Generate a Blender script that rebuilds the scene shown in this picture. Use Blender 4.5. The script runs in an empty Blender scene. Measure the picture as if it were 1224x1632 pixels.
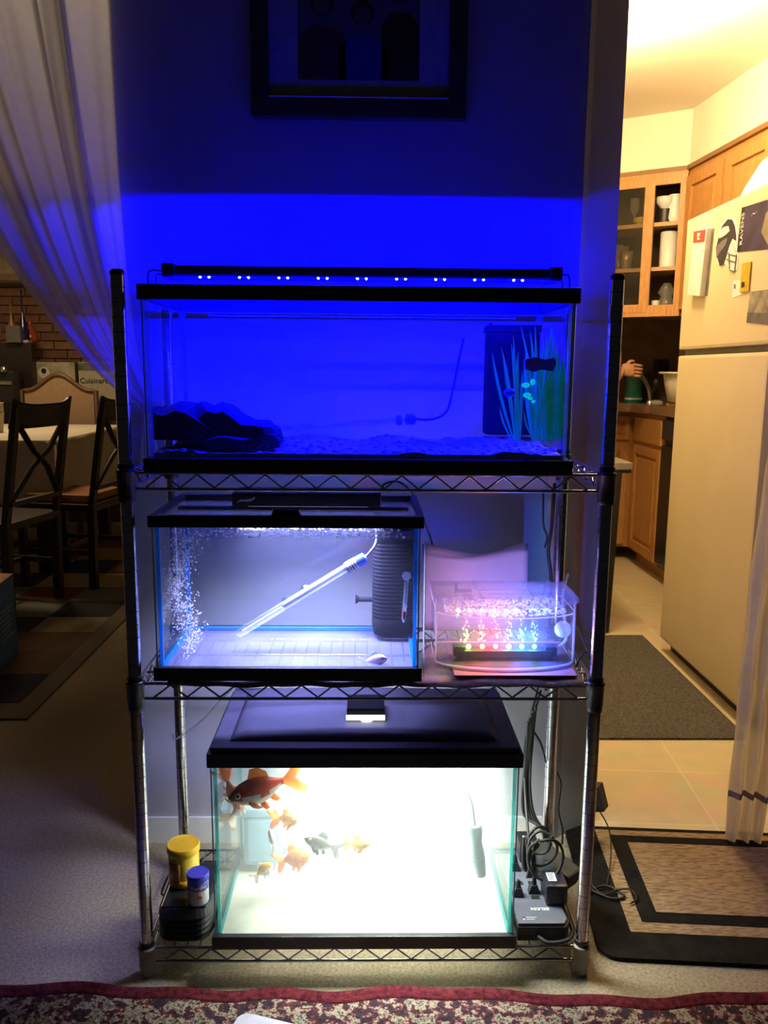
import bpy, bmesh, math, random
from mathutils import Vector, Matrix, Euler
random.seed(7)
SC = bpy.context.scene
COL = SC.collection
PI = math.pi
# ---------------------------------------------------------------- camera
CX, CY, CZ = 0.0039, -1.499, 1.2062
YAW, PITCH, ROLL, FPX = -0.0176, 0.1693, -0.0083, 1319.94
_f = Vector((-math.sin(YAW)*math.cos(PITCH), math.cos(YAW)*math.cos(PITCH), -math.sin(PITCH)))
_r0 = Vector((math.cos(YAW), math.sin(YAW), 0)); _d0 = _f.cross(_r0)
_r = math.cos(ROLL)*_r0 + math.sin(ROLL)*_d0
_d = -math.sin(ROLL)*_r0 + math.cos(ROLL)*_d0
cam_d = bpy.data.cameras.new('camera'); cam = bpy.data.objects.new('camera', cam_d); COL.objects.link(cam)
cam_d.sensor_fit = 'VERTICAL'; cam_d.sensor_height = 24.0; cam_d.lens = FPX/1632*24.0
cam_d.clip_start = 0.02
m3 = Matrix((_r, -_d, -_f)).transposed()
cam.matrix_world = Matrix.Translation((CX, CY, CZ)) @ m3.to_4x4()
SC.camera = cam
def at(u, v, x=None, y=None, z=None):
    """a photograph pixel carried onto the plane x=, y= or z= of the room"""
    g = _f + (u-612)/FPX*_r + (v-816)/FPX*_d
    k = (x-CX)/g.x if x is not None else (y-CY)/g.y if y is not None else (z-CZ)/g.z
    return Vector((CX+k*g.x, CY+k*g.y, CZ+k*g.z))
# ---------------------------------------------------------------- world, exposure, lights
SC.view_settings.view_transform = 'Standard'; SC.view_settings.look = 'None'
SC.view_settings.exposure = 0.0; SC.view_settings.gamma = 1.0; SC.view_settings.use_curve_mapping = False
w = bpy.data.worlds.new('world'); SC.world = w; w.use_nodes = True
w.node_tree.nodes['Background'].inputs[0].default_value = (0.55, 0.5, 0.6, 1)
w.node_tree.nodes['Background'].inputs[1].default_value = 0.010
cy = SC.cycles
cy.max_bounces = 10; cy.diffuse_bounces = 3; cy.glossy_bounces = 4; cy.transmission_bounces = 6
cy.transparent_max_bounces = 32; cy.volume_bounces = 1; cy.sample_clamp_indirect = 6.0
cy.caustics_reflective = False; cy.caustics_refractive = False
def area(name, loc, sx, sy, power, color, rot=(0, 0, 0), spread=None):
    l = bpy.data.lights.new(name, 'AREA'); l.shape = 'RECTANGLE'; l.size = sx; l.size_y = sy
    l.energy = power; l.color = color
    if spread: l.spread = spread
    o = bpy.data.objects.new(name, l); o.location = loc; o.rotation_euler = rot; COL.objects.link(o); return o
def point(name, loc, power, color, r=0.03):
    l = bpy.data.lights.new(name, 'POINT'); l.energy = power; l.color = color; l.shadow_soft_size = r
    o = bpy.data.objects.new(name, l); o.location = loc; COL.objects.link(o); return o
BLUE = (0.0, 0.0, 1.0)
area('blue_strip_light', (-0.015, 0.13, 1.3735), 0.66, 0.03, 14, BLUE, (0, 0, 0), math.radians(75))
area('blue_strip_back_light', (-0.015, 0.140, 1.366), 0.70, 0.004, 16, BLUE, (math.radians(88), 0, 0), math.radians(95))
area('blue_lid_bounce', (-0.015, 0.0957, 1.329), 0.72, 0.003, 26, BLUE, (math.radians(125), 0, 0), math.radians(165))
area('blue_water_glow', (-0.015, 0.15, 1.305), 0.70, 0.24, 2.2, BLUE, (PI, 0, 0))
area('cool_hood_light', (-0.118, 0.150, 0.929), 0.25, 0.07, 11.5, (0.50, 0.48, 1.0), (0, 0, 0), math.radians(120))
area('white_hood_light', (0.06, 0.16, 0.452), 0.40, 0.15, 13.0, (1.0, 0.985, 0.90), (0, 0, 0), math.radians(125))
point('kitchen_ceiling_light', (0.90, 1.85, 2.40), 60, (1.0, 0.71, 0.36), 0.09)
point('kitchen_ceiling_light_two', (1.12, 1.58, 2.36), 32, (1.0, 0.71, 0.36), 0.09)
area('dining_ceiling_light', (-2.3, 3.9, 2.1), 0.4, 0.4, 18.0, (1.0, 0.70, 0.40))
area('curtain_fill_light', (-1.9, 1.7, 2.45), 0.25, 0.25, 3.2, (1.0, 0.80, 0.55), (math.radians(88), 0, math.radians(-135)), math.radians(55))  # added fill that warms the curtain top, no real fixture
# ---------------------------------------------------------------- materials
MATS = {}
def mat(name, col, rough=0.6, metal=0.0, var=0.08, scale=30.0, bump=0.0, bscale=None, emit=None, estr=0.0, coat=0.0, col2=None, spec=0.5, stretch=None):
    if name in MATS: return MATS[name]
    m = bpy.data.materials.new(name); m.use_nodes = True; nt = m.node_tree; N = nt.nodes; L = nt.links
    b = N['Principled BSDF']; b.inputs['Roughness'].default_value = rough; b.inputs['Metallic'].default_value = metal
    b.inputs['Specular IOR Level'].default_value = spec
    if coat: b.inputs['Coat Weight'].default_value = coat
    tc = N.new('ShaderNodeTexCoord'); src = tc.outputs['Object']
    if stretch:
        mp = N.new('ShaderNodeMapping'); mp.inputs['Scale'].default_value = stretch; L.new(src, mp.inputs['Vector']); src = mp.outputs['Vector']
    nz = N.new('ShaderNodeTexNoise'); nz.inputs['Scale'].default_value = scale; nz.inputs['Detail'].default_value = 4
    L.new(src, nz.inputs['Vector'])
    rp = N.new('ShaderNodeValToRGB'); c2 = col2 or tuple(max(0, c*(1-2.2*var)) for c in col)
    rp.color_ramp.elements[0].color = (*c2, 1); rp.color_ramp.elements[1].color = (*col, 1)
    rp.color_ramp.elements[0].position = 0.32; rp.color_ramp.elements[1].position = 0.62
    L.new(nz.outputs['Fac'], rp.inputs['Fac']); L.new(rp.outputs['Color'], b.inputs['Base Color'])
    if bump:
        n2 = N.new('ShaderNodeTexNoise'); n2.inputs['Scale'].default_value = bscale or scale*3; n2.inputs['Detail'].default_value = 3
        L.new(src, n2.inputs['Vector'])
        bp = N.new('ShaderNodeBump'); bp.inputs['Strength'].default_value = bump; bp.inputs['Distance'].default_value = 0.004
        L.new(n2.outputs['Fac'], bp.inputs['Height']); L.new(bp.outputs['Normal'], b.inputs['Normal'])
    if emit:
        b.inputs['Emission Color'].default_value = (*emit, 1); b.inputs['Emission Strength'].default_value = estr
    MATS[name] = m; return m
def clear(name, tint, ior=1.45, rough=0.0, gloss=1.0, vol=None, bump=0.0, bscale=20, haze=0.0, hazecol=(1, 1, 1), tl=0.5):
    """thin clear sheet: transparent tint + fresnel gloss (+ a little diffuse haze, + scattering inside)"""
    if name in MATS: return MATS[name]
    m = bpy.data.materials.new(name); m.use_nodes = True; nt = m.node_tree; N = nt.nodes; L = nt.links
    N.remove(N['Principled BSDF']); out = N['Material Output']
    tr = N.new('ShaderNodeBsdfTransparent'); tr.inputs[0].default_value = (*tint, 1)
    gl = N.new('ShaderNodeBsdfGlossy'); gl.inputs['Roughness'].default_value = rough; gl.inputs[0].default_value = (gloss, gloss, gloss, 1)
    fr = N.new('ShaderNodeFresnel'); fr.inputs[0].default_value = ior
    ge = N.new('ShaderNodeNewGeometry'); iv = N.new('ShaderNodeMath'); iv.operation = 'SUBTRACT'; iv.inputs[0].default_value = 1; L.new(ge.outputs['Backfacing'], iv.inputs[1])
    ml = N.new('ShaderNodeMath'); ml.operation = 'MULTIPLY'; L.new(fr.outputs[0], ml.inputs[0]); L.new(iv.outputs[0], ml.inputs[1])
    mx = N.new('ShaderNodeMixShader'); L.new(ml.outputs[0], mx.inputs[0]); L.new(tr.outputs[0], mx.inputs[1]); L.new(gl.outputs[0], mx.inputs[2])
    res = mx.outputs[0]
    tc = N.new('ShaderNodeTexCoord')
    if bump:
        nz = N.new('ShaderNodeTexNoise'); nz.inputs['Scale'].default_value = bscale; L.new(tc.outputs['Object'], nz.inputs['Vector'])
        bp = N.new('ShaderNodeBump'); bp.inputs['Strength'].default_value = bump; bp.inputs['Distance'].default_value = 0.01
        L.new(nz.outputs['Fac'], bp.inputs['Height']); L.new(bp.outputs['Normal'], gl.inputs['Normal'])
    if haze:
        df = N.new('ShaderNodeBsdfTranslucent'); df.inputs[0].default_value = (*hazecol, 1)
        d2 = N.new('ShaderNodeBsdfDiffuse'); d2.inputs[0].default_value = (*hazecol, 1)
        mm = N.new('ShaderNodeMixShader'); mm.inputs[0].default_value = 1-tl; L.new(df.outputs[0], mm.inputs[1]); L.new(d2.outputs[0], mm.inputs[2])
        nh = N.new('ShaderNodeTexNoise'); nh.inputs['Scale'].default_value = 9; nh.inputs['Detail'].default_value = 5; L.new(tc.outputs['Object'], nh.inputs['Vector'])
        mr = N.new('ShaderNodeMapRange'); mr.inputs[1].default_value = .3; mr.inputs[2].default_value = .7; mr.inputs[3].default_value = haze*0.6; mr.inputs[4].default_value = haze*1.3
        L.new(nh.outputs['Fac'], mr.inputs[0])
        m2 = N.new('ShaderNodeMixShader'); L.new(mr.outputs[0], m2.inputs[0]); L.new(res, m2.inputs[1]); L.new(mm.outputs[0], m2.inputs[2]); res = m2.outputs[0]
    L.new(res, out.inputs['Surface'])
    if vol:
        vs = N.new('ShaderNodeVolumeScatter'); vs.inputs['Color'].default_value = (*vol[0], 1); vs.inputs['Density'].default_value = vol[1]
        L.new(vs.outputs[0], out.inputs['Volume'])
    MATS[name] = m; return m
black_plastic = mat('black_plastic', (0.012, 0.012, 0.014), 0.42, var=0.15)
black_hood = mat('black_hood', (0.075, 0.075, 0.10), 0.5, var=0.1, bump=0.15, scale=60, stretch=(1, 20, 1))
chrome = mat('chrome', (0.62, 0.62, 0.66), 0.16, 1.0, var=0.05, scale=50)
chrome_dark = mat('chrome_wire', (0.40, 0.40, 0.44), 0.25, 1.0, var=0.08, scale=80)
groove_m = mat('groove', (0.05, 0.05, 0.06), 0.4, 0.8)
rubber = mat('black_rubber', (0.012, 0.012, 0.012), 0.55, var=0.2)
glass = clear('tank_glass', (0.95, 0.985, 0.98), 1.40)
glass_edge = mat('glass_edge', (0.12, 0.62, 0.85), 0.3, var=0.15, scale=12)
silicone = clear('silicone', (0.75, 0.85, 0.98), 1.3, 0.2, haze=0.35, hazecol=(0.3, 0.5, 1.0))
seam_blue = clear('seam_blue', (0.25, 0.62, 0.95), 1.3, 0.2, haze=0.55, hazecol=(0.02, 0.42, 0.95))
seam_teal = clear('seam_teal', (0.45, 0.85, 0.82), 1.3, 0.2, haze=0.45, hazecol=(0.12, 0.55, 0.52))
clear_plastic = clear('clear_plastic', (0.96, 0.96, 0.97), 1.6, 0.03)
lid_glass = clear('lid_glass', (0.93, 0.96, 0.98), 1.5, 0.08, bump=0.2, bscale=60, haze=0.16)
water_blue = clear('water_in_long_tank', (0.99, 0.99, 1.0), 1.2, 0.05, bump=0.4, bscale=25, vol=((0.8, 0.85, 1.0), 0.10))
water_mid = clear('water_in_middle_tank', (0.985, 0.99, 1.0), 1.25, 0.05, bump=0.6, bscale=40, vol=((0.85, 0.9, 1.0), 0.12))
water_low = clear('water_in_bottom_tank', (0.99, 1.0, 0.995), 1.2, 0.05, bump=0.3, bscale=20, vol=((0.92, 1.0, 0.97), 1.2))
water_bub = clear('water_in_bubble_tank', (0.98, 0.98, 0.97), 1.25, 0.06, bump=0.8, bscale=70, vol=((0.95, 0.95, 0.95), 0.6))
white_wall = mat('painted_wall', (0.37, 0.36, 0.39), 0.75, var=0.03, scale=5, bump=0.08, bscale=180)
kitchen_wall = mat('kitchen_wall', (0.80, 0.74, 0.60), 0.8, var=0.02, scale=4, bump=0.05, bscale=120)
ceiling_m = mat('ceiling_paint', (0.80, 0.74, 0.62), 0.85, var=0.02, scale=3)
trim_white = mat('trim_white', (0.66, 0.65, 0.64), 0.5, var=0.03)
oak = mat('oak', (0.50, 0.245, 0.075), 0.42, var=0.12, scale=14, stretch=(9, 9, 1.2), bump=0.08)
oak_dark = mat('oak_shadow_line', (0.20, 0.085, 0.025), 0.5, var=0.15, scale=14, stretch=(9, 9, 1.2))
dark_wood = mat('espresso_wood', (0.022, 0.012, 0.009), 0.35, var=0.2, scale=14, stretch=(8, 8, 1))
white_plastic = mat('white_plastic', (0.78, 0.77, 0.74), 0.4, var=0.03)
paper = mat('paper', (0.36, 0.32, 0.42), 0.8, var=0.02)
steel = mat('steel', (0.6, 0.58, 0.54), 0.22, 1.0)
skin_m = mat('skin', (0.55, 0.27, 0.16), 0.55, var=0.08, scale=18)
# ---------------------------------------------------------------- mesh builder
class MB:
    def __init__(s): s.v = []; s.f = []; s.mi = []; s.sm = []; s.cur = 0; s.smooth = False; s.T = Matrix.Identity(4)
    def add(s, vs, fs, smooth=None):
        o = len(s.v); s.v += [tuple(s.T @ Vector(v)) for v in vs]
        for f in fs: s.f.append([i+o for i in f]); s.mi.append(s.cur); s.sm.append(s.smooth if smooth is None else smooth)
        return s
    def box(s, a, b, bev=0.0):
        x0, y0, z0 = (min(a[i], b[i]) for i in range(3)); x1, y1, z1 = (max(a[i], b[i]) for i in range(3))
        if bev <= 0:
            return s.add([(x0,y0,z0),(x1,y0,z0),(x1,y1,z0),(x0,y1,z0),(x0,y0,z1),(x1,y0,z1),(x1,y1,z1),(x0,y1,z1)],
                         [(3,2,1,0),(4,5,6,7),(0,1,5,4),(1,2,6,5),(2,3,7,6),(3,0,4,7)], False)
        e = min(bev, (x1-x0)*.49, (y1-y0)*.49, (z1-z0)*.49)
        bm = bmesh.new(); bmesh.ops.create_cube(bm, size=1.0)
        for v in bm.verts:
            v.co = Vector(((x0+x1)/2+v.co.x*(x1-x0), (y0+y1)/2+v.co.y*(y1-y0), (z0+z1)/2+v.co.z*(z1-z0)))
        bmesh.ops.bevel(bm, geom=bm.edges[:], offset=e, segments=2, profile=0.7, affect='EDGES')
        bm.verts.index_update(); s.add([v.co[:] for v in bm.verts], [[v.index for v in f.verts] for f in bm.faces], False); bm.free(); return s
    def prism(s, poly, a, b, axis='z', smooth=False):
        """poly of 2D points extruded from a to b along axis (x: (y,z), y: (x,z), z: (x,y))"""
        def P(p, t): return (t, p[0], p[1]) if axis == 'x' else (p[0], t, p[1]) if axis == 'y' else (p[0], p[1], t)
        n = len(poly); vs = [P(p, a) for p in poly]+[P(p, b) for p in poly]
        fs = [list(range(n))[::-1], list(range(n, 2*n))]
        s.add(vs, fs+[(i, (i+1) % n, n+(i+1) % n, n+i) for i in range(n)], smooth); return s
    def ring(s, rings, close=True, caps=True, smooth=True):
        n = len(rings[0]); vs = [p for r in rings for p in r]; fs = []
        for k in range(len(rings)-1):
            for i in range(n if close else n-1):
                j = (i+1) % n; fs.append((k*n+i, k*n+j, (k+1)*n+j, (k+1)*n+i))
        s.add(vs, fs, smooth)
        if caps and close:
            s.add(rings[0], [list(range(n))[::-1]], False); s.add(rings[-1], [list(range(n))], False)
        return s
    def tube(s, pts, r, n=8, caps=True, flat=1.0):
        pts = [Vector(p) for p in pts]; rr = r if isinstance(r, (list, tuple)) else [r]*len(pts)
        rings = []; up = None
        for i, p in enumerate(pts):
            t = (pts[min(i+1, len(pts)-1)]-pts[max(i-1, 0)]).normalized()
            if up is None:
                a = Vector((0, 0, 1)) if abs(t.z) < .9 else Vector((1, 0, 0)); up = t.cross(a).normalized()
            up = (up-t*up.dot(t)).normalized(); w_ = t.cross(up)
            rings.append([tuple(p+rr[i]*(math.cos(2*PI*k/n)*up+flat*math.sin(2*PI*k/n)*w_)) for k in range(n)])
        return s.ring(rings, True, caps)
    def lathe(s, prof, c, n=24, axis='z'):
        rings = []
        for (r, h) in prof:
            row = []
            for k in range(n):
                a = 2*PI*k/n; x, y = r*math.cos(a), r*math.sin(a)
                row.append((c[0]+x, c[1]+y, c[2]+h) if axis == 'z' else (c[0]+x, c[1]+h, c[2]+y) if axis == 'y' else (c[0]+h, c[1]+x, c[2]+y))
            rings.append(row)
        return s.ring(rings)
    def ell(s, c, r, nu=14, nv=9):
        rings = []
        for j in range(nv+1):
            t = PI*j/nv; q = max(math.sin(t), 0.02)
            rings.append([(c[0]+r[0]*q*math.cos(2*PI*k/nu), c[1]+r[1]*q*math.sin(2*PI*k/nu), c[2]-r[2]*math.cos(t)) for k in range(nu)])
        return s.ring(rings)
    def bar(s, p, q, wx, wy, up=(0, 0, 1)):
        """rectangular bar from p to q"""
        p, q = Vector(p), Vector(q); t = (q-p).normalized(); u = Vector(up)
        a = t.cross(u); a = a.normalized() if a.length > 1e-4 else t.cross(Vector((1, 0, 0))).normalized(); b = a.cross(t)
        vs = [tuple(o+sx*a*wx/2+sy*b*wy/2) for o in (p, q) for (sx, sy) in ((-1,-1),(1,-1),(1,1),(-1,1))]
        return s.add(vs, [(3,2,1,0),(4,5,6,7),(0,1,5,4),(1,2,6,5),(2,3,7,6),(3,0,4,7)], False)
    def grid(s, fn, nu, nv, thick=0.0, smooth=True):
        P = [[Vector(fn(i/nu, j/nv)) for j in range(nv+1)] for i in range(nu+1)]
        vs = [tuple(P[i][j]) for i in range(nu+1) for j in range(nv+1)]; W_ = nv+1
        fs = [(i*W_+j, (i+1)*W_+j, (i+1)*W_+j+1, i*W_+j+1) for i in range(nu) for j in range(nv)]
        if thick:
            ns = []
            for i in range(nu+1):
                for j in range(nv+1):
                    a = P[min(i+1, nu)][j]-P[max(i-1, 0)][j]; b = P[i][min(j+1, nv)]-P[i][max(j-1, 0)]
                    n_ = a.cross(b); ns.append(n_.normalized() if n_.length > 1e-12 else Vector((0, 0, 1)))
            K = len(vs); vs += [tuple(Vector(v)-n_*thick) for v, n_ in zip(vs[:K], ns)]
            fs += [tuple(reversed([k+K for k in f])) for f in fs]
            edge = [(i, 0) for i in range(nu+1)]+[(nu, j) for j in range(1, nv+1)]+[(i, nv) for i in range(nu-1, -1, -1)]+[(0, j) for j in range(nv-1, 0, -1)]
            for k in range(len(edge)):
                a = edge[k][0]*W_+edge[k][1]; b = edge[(k+1) % len(edge)]; b = b[0]*W_+b[1]
                fs.append((b, a, a+K, b+K))
        return s.add(vs, fs, smooth)
ORG = {}
def build(name, mb, mats, parent=None, loc=None):
    """link ONE mesh object. Vertices are in room coordinates; the origin goes to loc or to the thing's own base"""
    o0 = ORG.get(parent.name) if parent is not None else Vector(loc) if loc is not None else Vector((0, 0, 0))
    me = bpy.data.meshes.new(name); me.from_pydata([tuple(Vector(v)-o0) for v in mb.v], [], mb.f)
    for m in (mats if isinstance(mats, (list, tuple)) else [mats]): me.materials.append(m)
    me.polygons.foreach_set('material_index', mb.mi); me.polygons.foreach_set('use_smooth', mb.sm)
    bm = bmesh.new(); bm.from_mesh(me); bmesh.ops.recalc_face_normals(bm, faces=bm.faces); bm.to_mesh(me); bm.free(); me.update()
    o = bpy.data.objects.new(name, me); COL.objects.link(o)
    if parent is not None: o.parent = parent
    else: o.location = o0
    ORG[o.name] = o0
    return o
def tag(o, label=None, cat=None, group=None, kind=None):
    if label: o['label'] = label
    if cat: o['category'] = cat
    if group: o['group'] = group
    if kind: o['kind'] = kind
    return o
def thing(name, loc, label, cat, group=None):
    o = bpy.data.objects.new(name, None); o.empty_display_size = 0.02; COL.objects.link(o); o.location = loc
    ORG[o.name] = Vector(loc); return tag(o, label, cat, group)
def struct(name, mb, mats, parent=None):
    o = build(name, mb, mats, parent)
    if parent is None: o['kind'] = 'structure'
    return o
def copy_tree(o, loc=None, rz=None):
    c = o.copy(); COL.objects.link(c)
    for ch in [x for x in COL.objects if x.parent == o]:
        k = ch.copy(); COL.objects.link(k); k.parent = c
        for g in [x for x in COL.objects if x.parent == ch]:
            h = g.copy(); COL.objects.link(h); h.parent = k
    if loc is not None: c.location = loc
    if rz is not None: c.rotation_euler = (0, 0, rz)
    return c
def smooth_path(pts, k=6):
    """Catmull-Rom through the points"""
    P = [Vector(p) for p in pts]; P = [2*P[0]-P[1]]+P+[2*P[-1]-P[-2]]; out = []
    for i in range(1, len(P)-2):
        for j in range(k):
            t = j/k; a, b, c, d = P[i-1], P[i], P[i+1], P[i+2]
            out.append(0.5*((2*b)+(-a+c)*t+(2*a-5*b+4*c-d)*t*t+(-a+3*b-3*c+d)*t**3))
    return out+[P[-2]]
def text_mesh(body, size, mtx, depth=0.0004):
    """lettering as triangles in room space; mtx maps the text plane (x right, y up) into the room"""
    c = bpy.data.curves.new('t', 'FONT'); c.body = body; c.size = size; c.extrude = depth; c.resolution_u = 3; c.align_x = 'CENTER'; c.align_y = 'CENTER'
    o = bpy.data.objects.new('t', c); COL.objects.link(o); bpy.context.view_layer.update()
    me = o.to_mesh(); mb = MB()
    mb.add([tuple(mtx @ v.co) for v in me.vertices], [list(p.vertices) for p in me.polygons], False)
    o.to_mesh_clear(); bpy.data.objects.remove(o); bpy.data.curves.remove(c); return mb
def frame_mtx(org, xdir, ydir):
    x = Vector(xdir).normalized(); y = Vector(ydir).normalized(); z = x.cross(y)
    return Matrix.Translation(org) @ Matrix((x, y, z)).transposed().to_4x4()
# ================================================================ SETTING
CEIL = 2.54
carpet = mat('carpet', (0.46, 0.38, 0.27), 0.95, var=0.16, scale=160, bump=0.9, bscale=420, col2=(0.29, 0.235, 0.165), spec=0.1)
lino = mat('lino', (0.66, 0.52, 0.31), 0.45, var=0.06, scale=14, col2=(0.56, 0.42, 0.24))
def lino_lines(m):
    nt = m.node_tree; N = nt.nodes; L = nt.links; b = N['Principled BSDF']
    tc = N.new('ShaderNodeTexCoord'); mp = N.new('ShaderNodeMapping'); mp.inputs['Rotation'].default_value = (0, 0, .06); L.new(tc.outputs['Object'], mp.inputs[0])
    br = N.new('ShaderNodeTexBrick'); br.offset = 0.0; br.inputs['Color1'].default_value = (0.68, 0.55, 0.33, 1); br.inputs['Color2'].default_value = (0.62, 0.49, 0.28, 1)
    br.inputs['Mortar'].default_value = (0.72, 0.61, 0.40, 1); br.inputs['Scale'].default_value = 3.3; br.inputs['Mortar Size'].default_value = .010; br.inputs['Row Height'].default_value = 1; br.inputs['Brick Width'].default_value = 1
    L.new(mp.outputs[0], br.inputs['Vector'])
    nz = N.new('ShaderNodeTexNoise'); nz.inputs['Scale'].default_value = 9; nz.inputs['Detail'].default_value = 5; L.new(tc.outputs['Object'], nz.inputs[0])
    mx = N.new('ShaderNodeMix'); mx.data_type = 'RGBA'; mx.blend_type = 'MULTIPLY'; mx.inputs[0].default_value = .40
    L.new(br.outputs['Color'], mx.inputs[6]); L.new(nz.outputs['Color'], mx.inputs[7])
    hs = N.new('ShaderNodeHueSaturation'); hs.inputs['Saturation'].default_value = .85; hs.inputs['Value'].default_value = 1.3; L.new(mx.outputs[2], hs.inputs['Color'])
    L.new(hs.outputs['Color'], b.inputs['Base Color'])
lino_lines(lino)
m = MB(); m.box((-3.6, -2.6, -0.1), (2.6, 0.50, 0.0)); m.box((-3.6, 0.50, -0.1), (0.30, 6.0, 0.0))
struct('floor', m, carpet)
m = MB(); m.box((0.30, 0.50, -0.1), (2.6, 6.0, 0.001)); struct('floor_kitchen', m, lino)
m = MB(); m.box((0.2, 0.5, CEIL), (2.6, 6.0, CEIL+.1)); struct('ceiling_kitchen', m, ceiling_m)
m = MB(); m.box((-3.6, 0.5, CEIL), (0.2, 6.0, CEIL+.1)); struct('ceiling', m, ceiling_m)
# the wall behind the rack, with its angled right end
fp = [(-0.567, 0.48), (0.470, 0.48), (0.488, 0.484), (0.503, 0.496), (0.589, 0.546), (0.600, 0.80), (-0.567, 0.80)]
m = MB(); m.prism(fp, 0, CEIL+.1); struct('wall_center', m, white_wall)
m = MB(); m.box((0.10, 0.80, 0), (0.20, 6.0, CEIL)); struct('wall_light_stop', m, kitchen_wall)  # unseen wall, added to keep kitchen light out of the dining side
m = MB(); m.box((2.02, 0.6, 0), (2.12, 6.0, CEIL)); struct('wall_right', m, kitchen_wall)
m = MB(); m.box((0.2, 3.98, 0), (2.02, 4.08, CEIL)); struct('wall_back', m, mat('dark_backsplash', (0.20, 0.115, 0.07), 0.6, var=0.15, scale=10))
m = MB(); m.box((-3.6, 5.45, 0), (0.1, 5.55, CEIL)); w_din = struct('wall_dining', m, mat('mortar', (0.20, 0.15, 0.11), 0.9, var=0.1))
m = MB(); m.box((1.36, 0.5, 0), (2.6, 0.6, CEIL)); struct('wall_front_right', m, white_wall)
m = MB(); m.box((-3.6, 0.5, 0), (-1.85, 0.6, CEIL)); struct('wall_front_left', m, white_wall)
m = MB(); m.box((-3.7, -0.5, 0), (-3.6, 5.5, CEIL)); struct('wall_left', m, kitchen_wall)
# soffit over the cabinets
A_ = Vector((1.65, 3.0)); dd = Vector((-0.84, 0.54)); B_ = A_+dd*0.95; run = Vector((0.062, -0.998))
R1 = A_+run*1.9
m = MB(); m.prism([tuple(A_), tuple(B_), (B_.x, 3.98), (2.02, 3.98), (2.02, R1.y), tuple(R1)], 2.262, CEIL)
struct('trim_soffit', m, kitchen_wall)
# low white skirting of the centre wall
m = MB(); m.prism([(-0.567, 0.472), (0.473, 0.472), (0.473, 0.48), (-0.567, 0.48)], 0, 0.07); struct('baseboard_center', m, trim_white)
# brick courses of the dining wall: each brick its own piece
brick_me = None; bm_ = [mat('brick_%s' % n, c, 0.85, var=0.12, scale=20, bump=0.4) for n, c in (('brown', (0.21, 0.105, 0.055)), ('umber', (0.17, 0.085, 0.05)), ('tan', (0.25, 0.135, 0.07)))]
random.seed(3)
bm3 = []
for k in range(3):
    q = MB(); q.box((0.004, 0, 0.004), (0.206, 0.03, 0.066), 0.004)
    me = bpy.data.meshes.new('brick'); me.from_pydata(q.v, [], q.f); me.materials.append(bm_[k]); bm3.append(me)
for r in range(12):
    for c in range(7):
        o = bpy.data.objects.new('brick', random.choice(bm3)); COL.objects.link(o); o.parent = w_din
        o.location = (-3.10+c*0.21+(0.105 if r % 2 else 0), 5.425+random.uniform(0, .003), 1.00+r*0.070)
# ================================================================ WIRE RACK
RW = 0.438; RD = 0.342; PR = 0.0125; PH = 1.372
S_Z = [1.020, 0.618, 0.060]           # deck height of the shelves
rack = thing('wire_shelving_rack', (0, 0, 0), 'tall chrome wire shelving rack with three shelves standing on the carpet before the wall', 'shelving rack')
posts = [(-RW, 0), (RW, 0), (-RW, RD), (RW, RD)]
for (x, y) in posts:
    q = MB(); prof = [(PR, 0.05), (PR, PH-.004), (PR*.8, PH)]
    q.lathe(prof, (x, y, 0), 18); p = build('post', q, chrome, rack)
    q = MB(); z = .10
    while z < PH-.02: q.lathe([(PR*1.01, z), (PR*1.025, z+.0004), (PR*1.01, z+.0010)], (x, y, 0), 16); z += .0254
    o = build('groove_rings', q, groove_m, p); o['kind'] = 'stuff'
    q = MB(); q.lathe([(PR*1.02, PH-.006), (PR*1.06, PH), (PR*.8, PH+.004)], (x, y, 0), 14); build('post_cap', q, black_plastic, p)
    q = MB(); q.lathe([(0.010, 0.0), (0.014, 0.004), (0.0145, 0.02), (0.0135, 0.052)], (x, y, 0), 16); build('foot', q, mat('grey_foot', (.30, .28, .24), .5, .0), rack)
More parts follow.
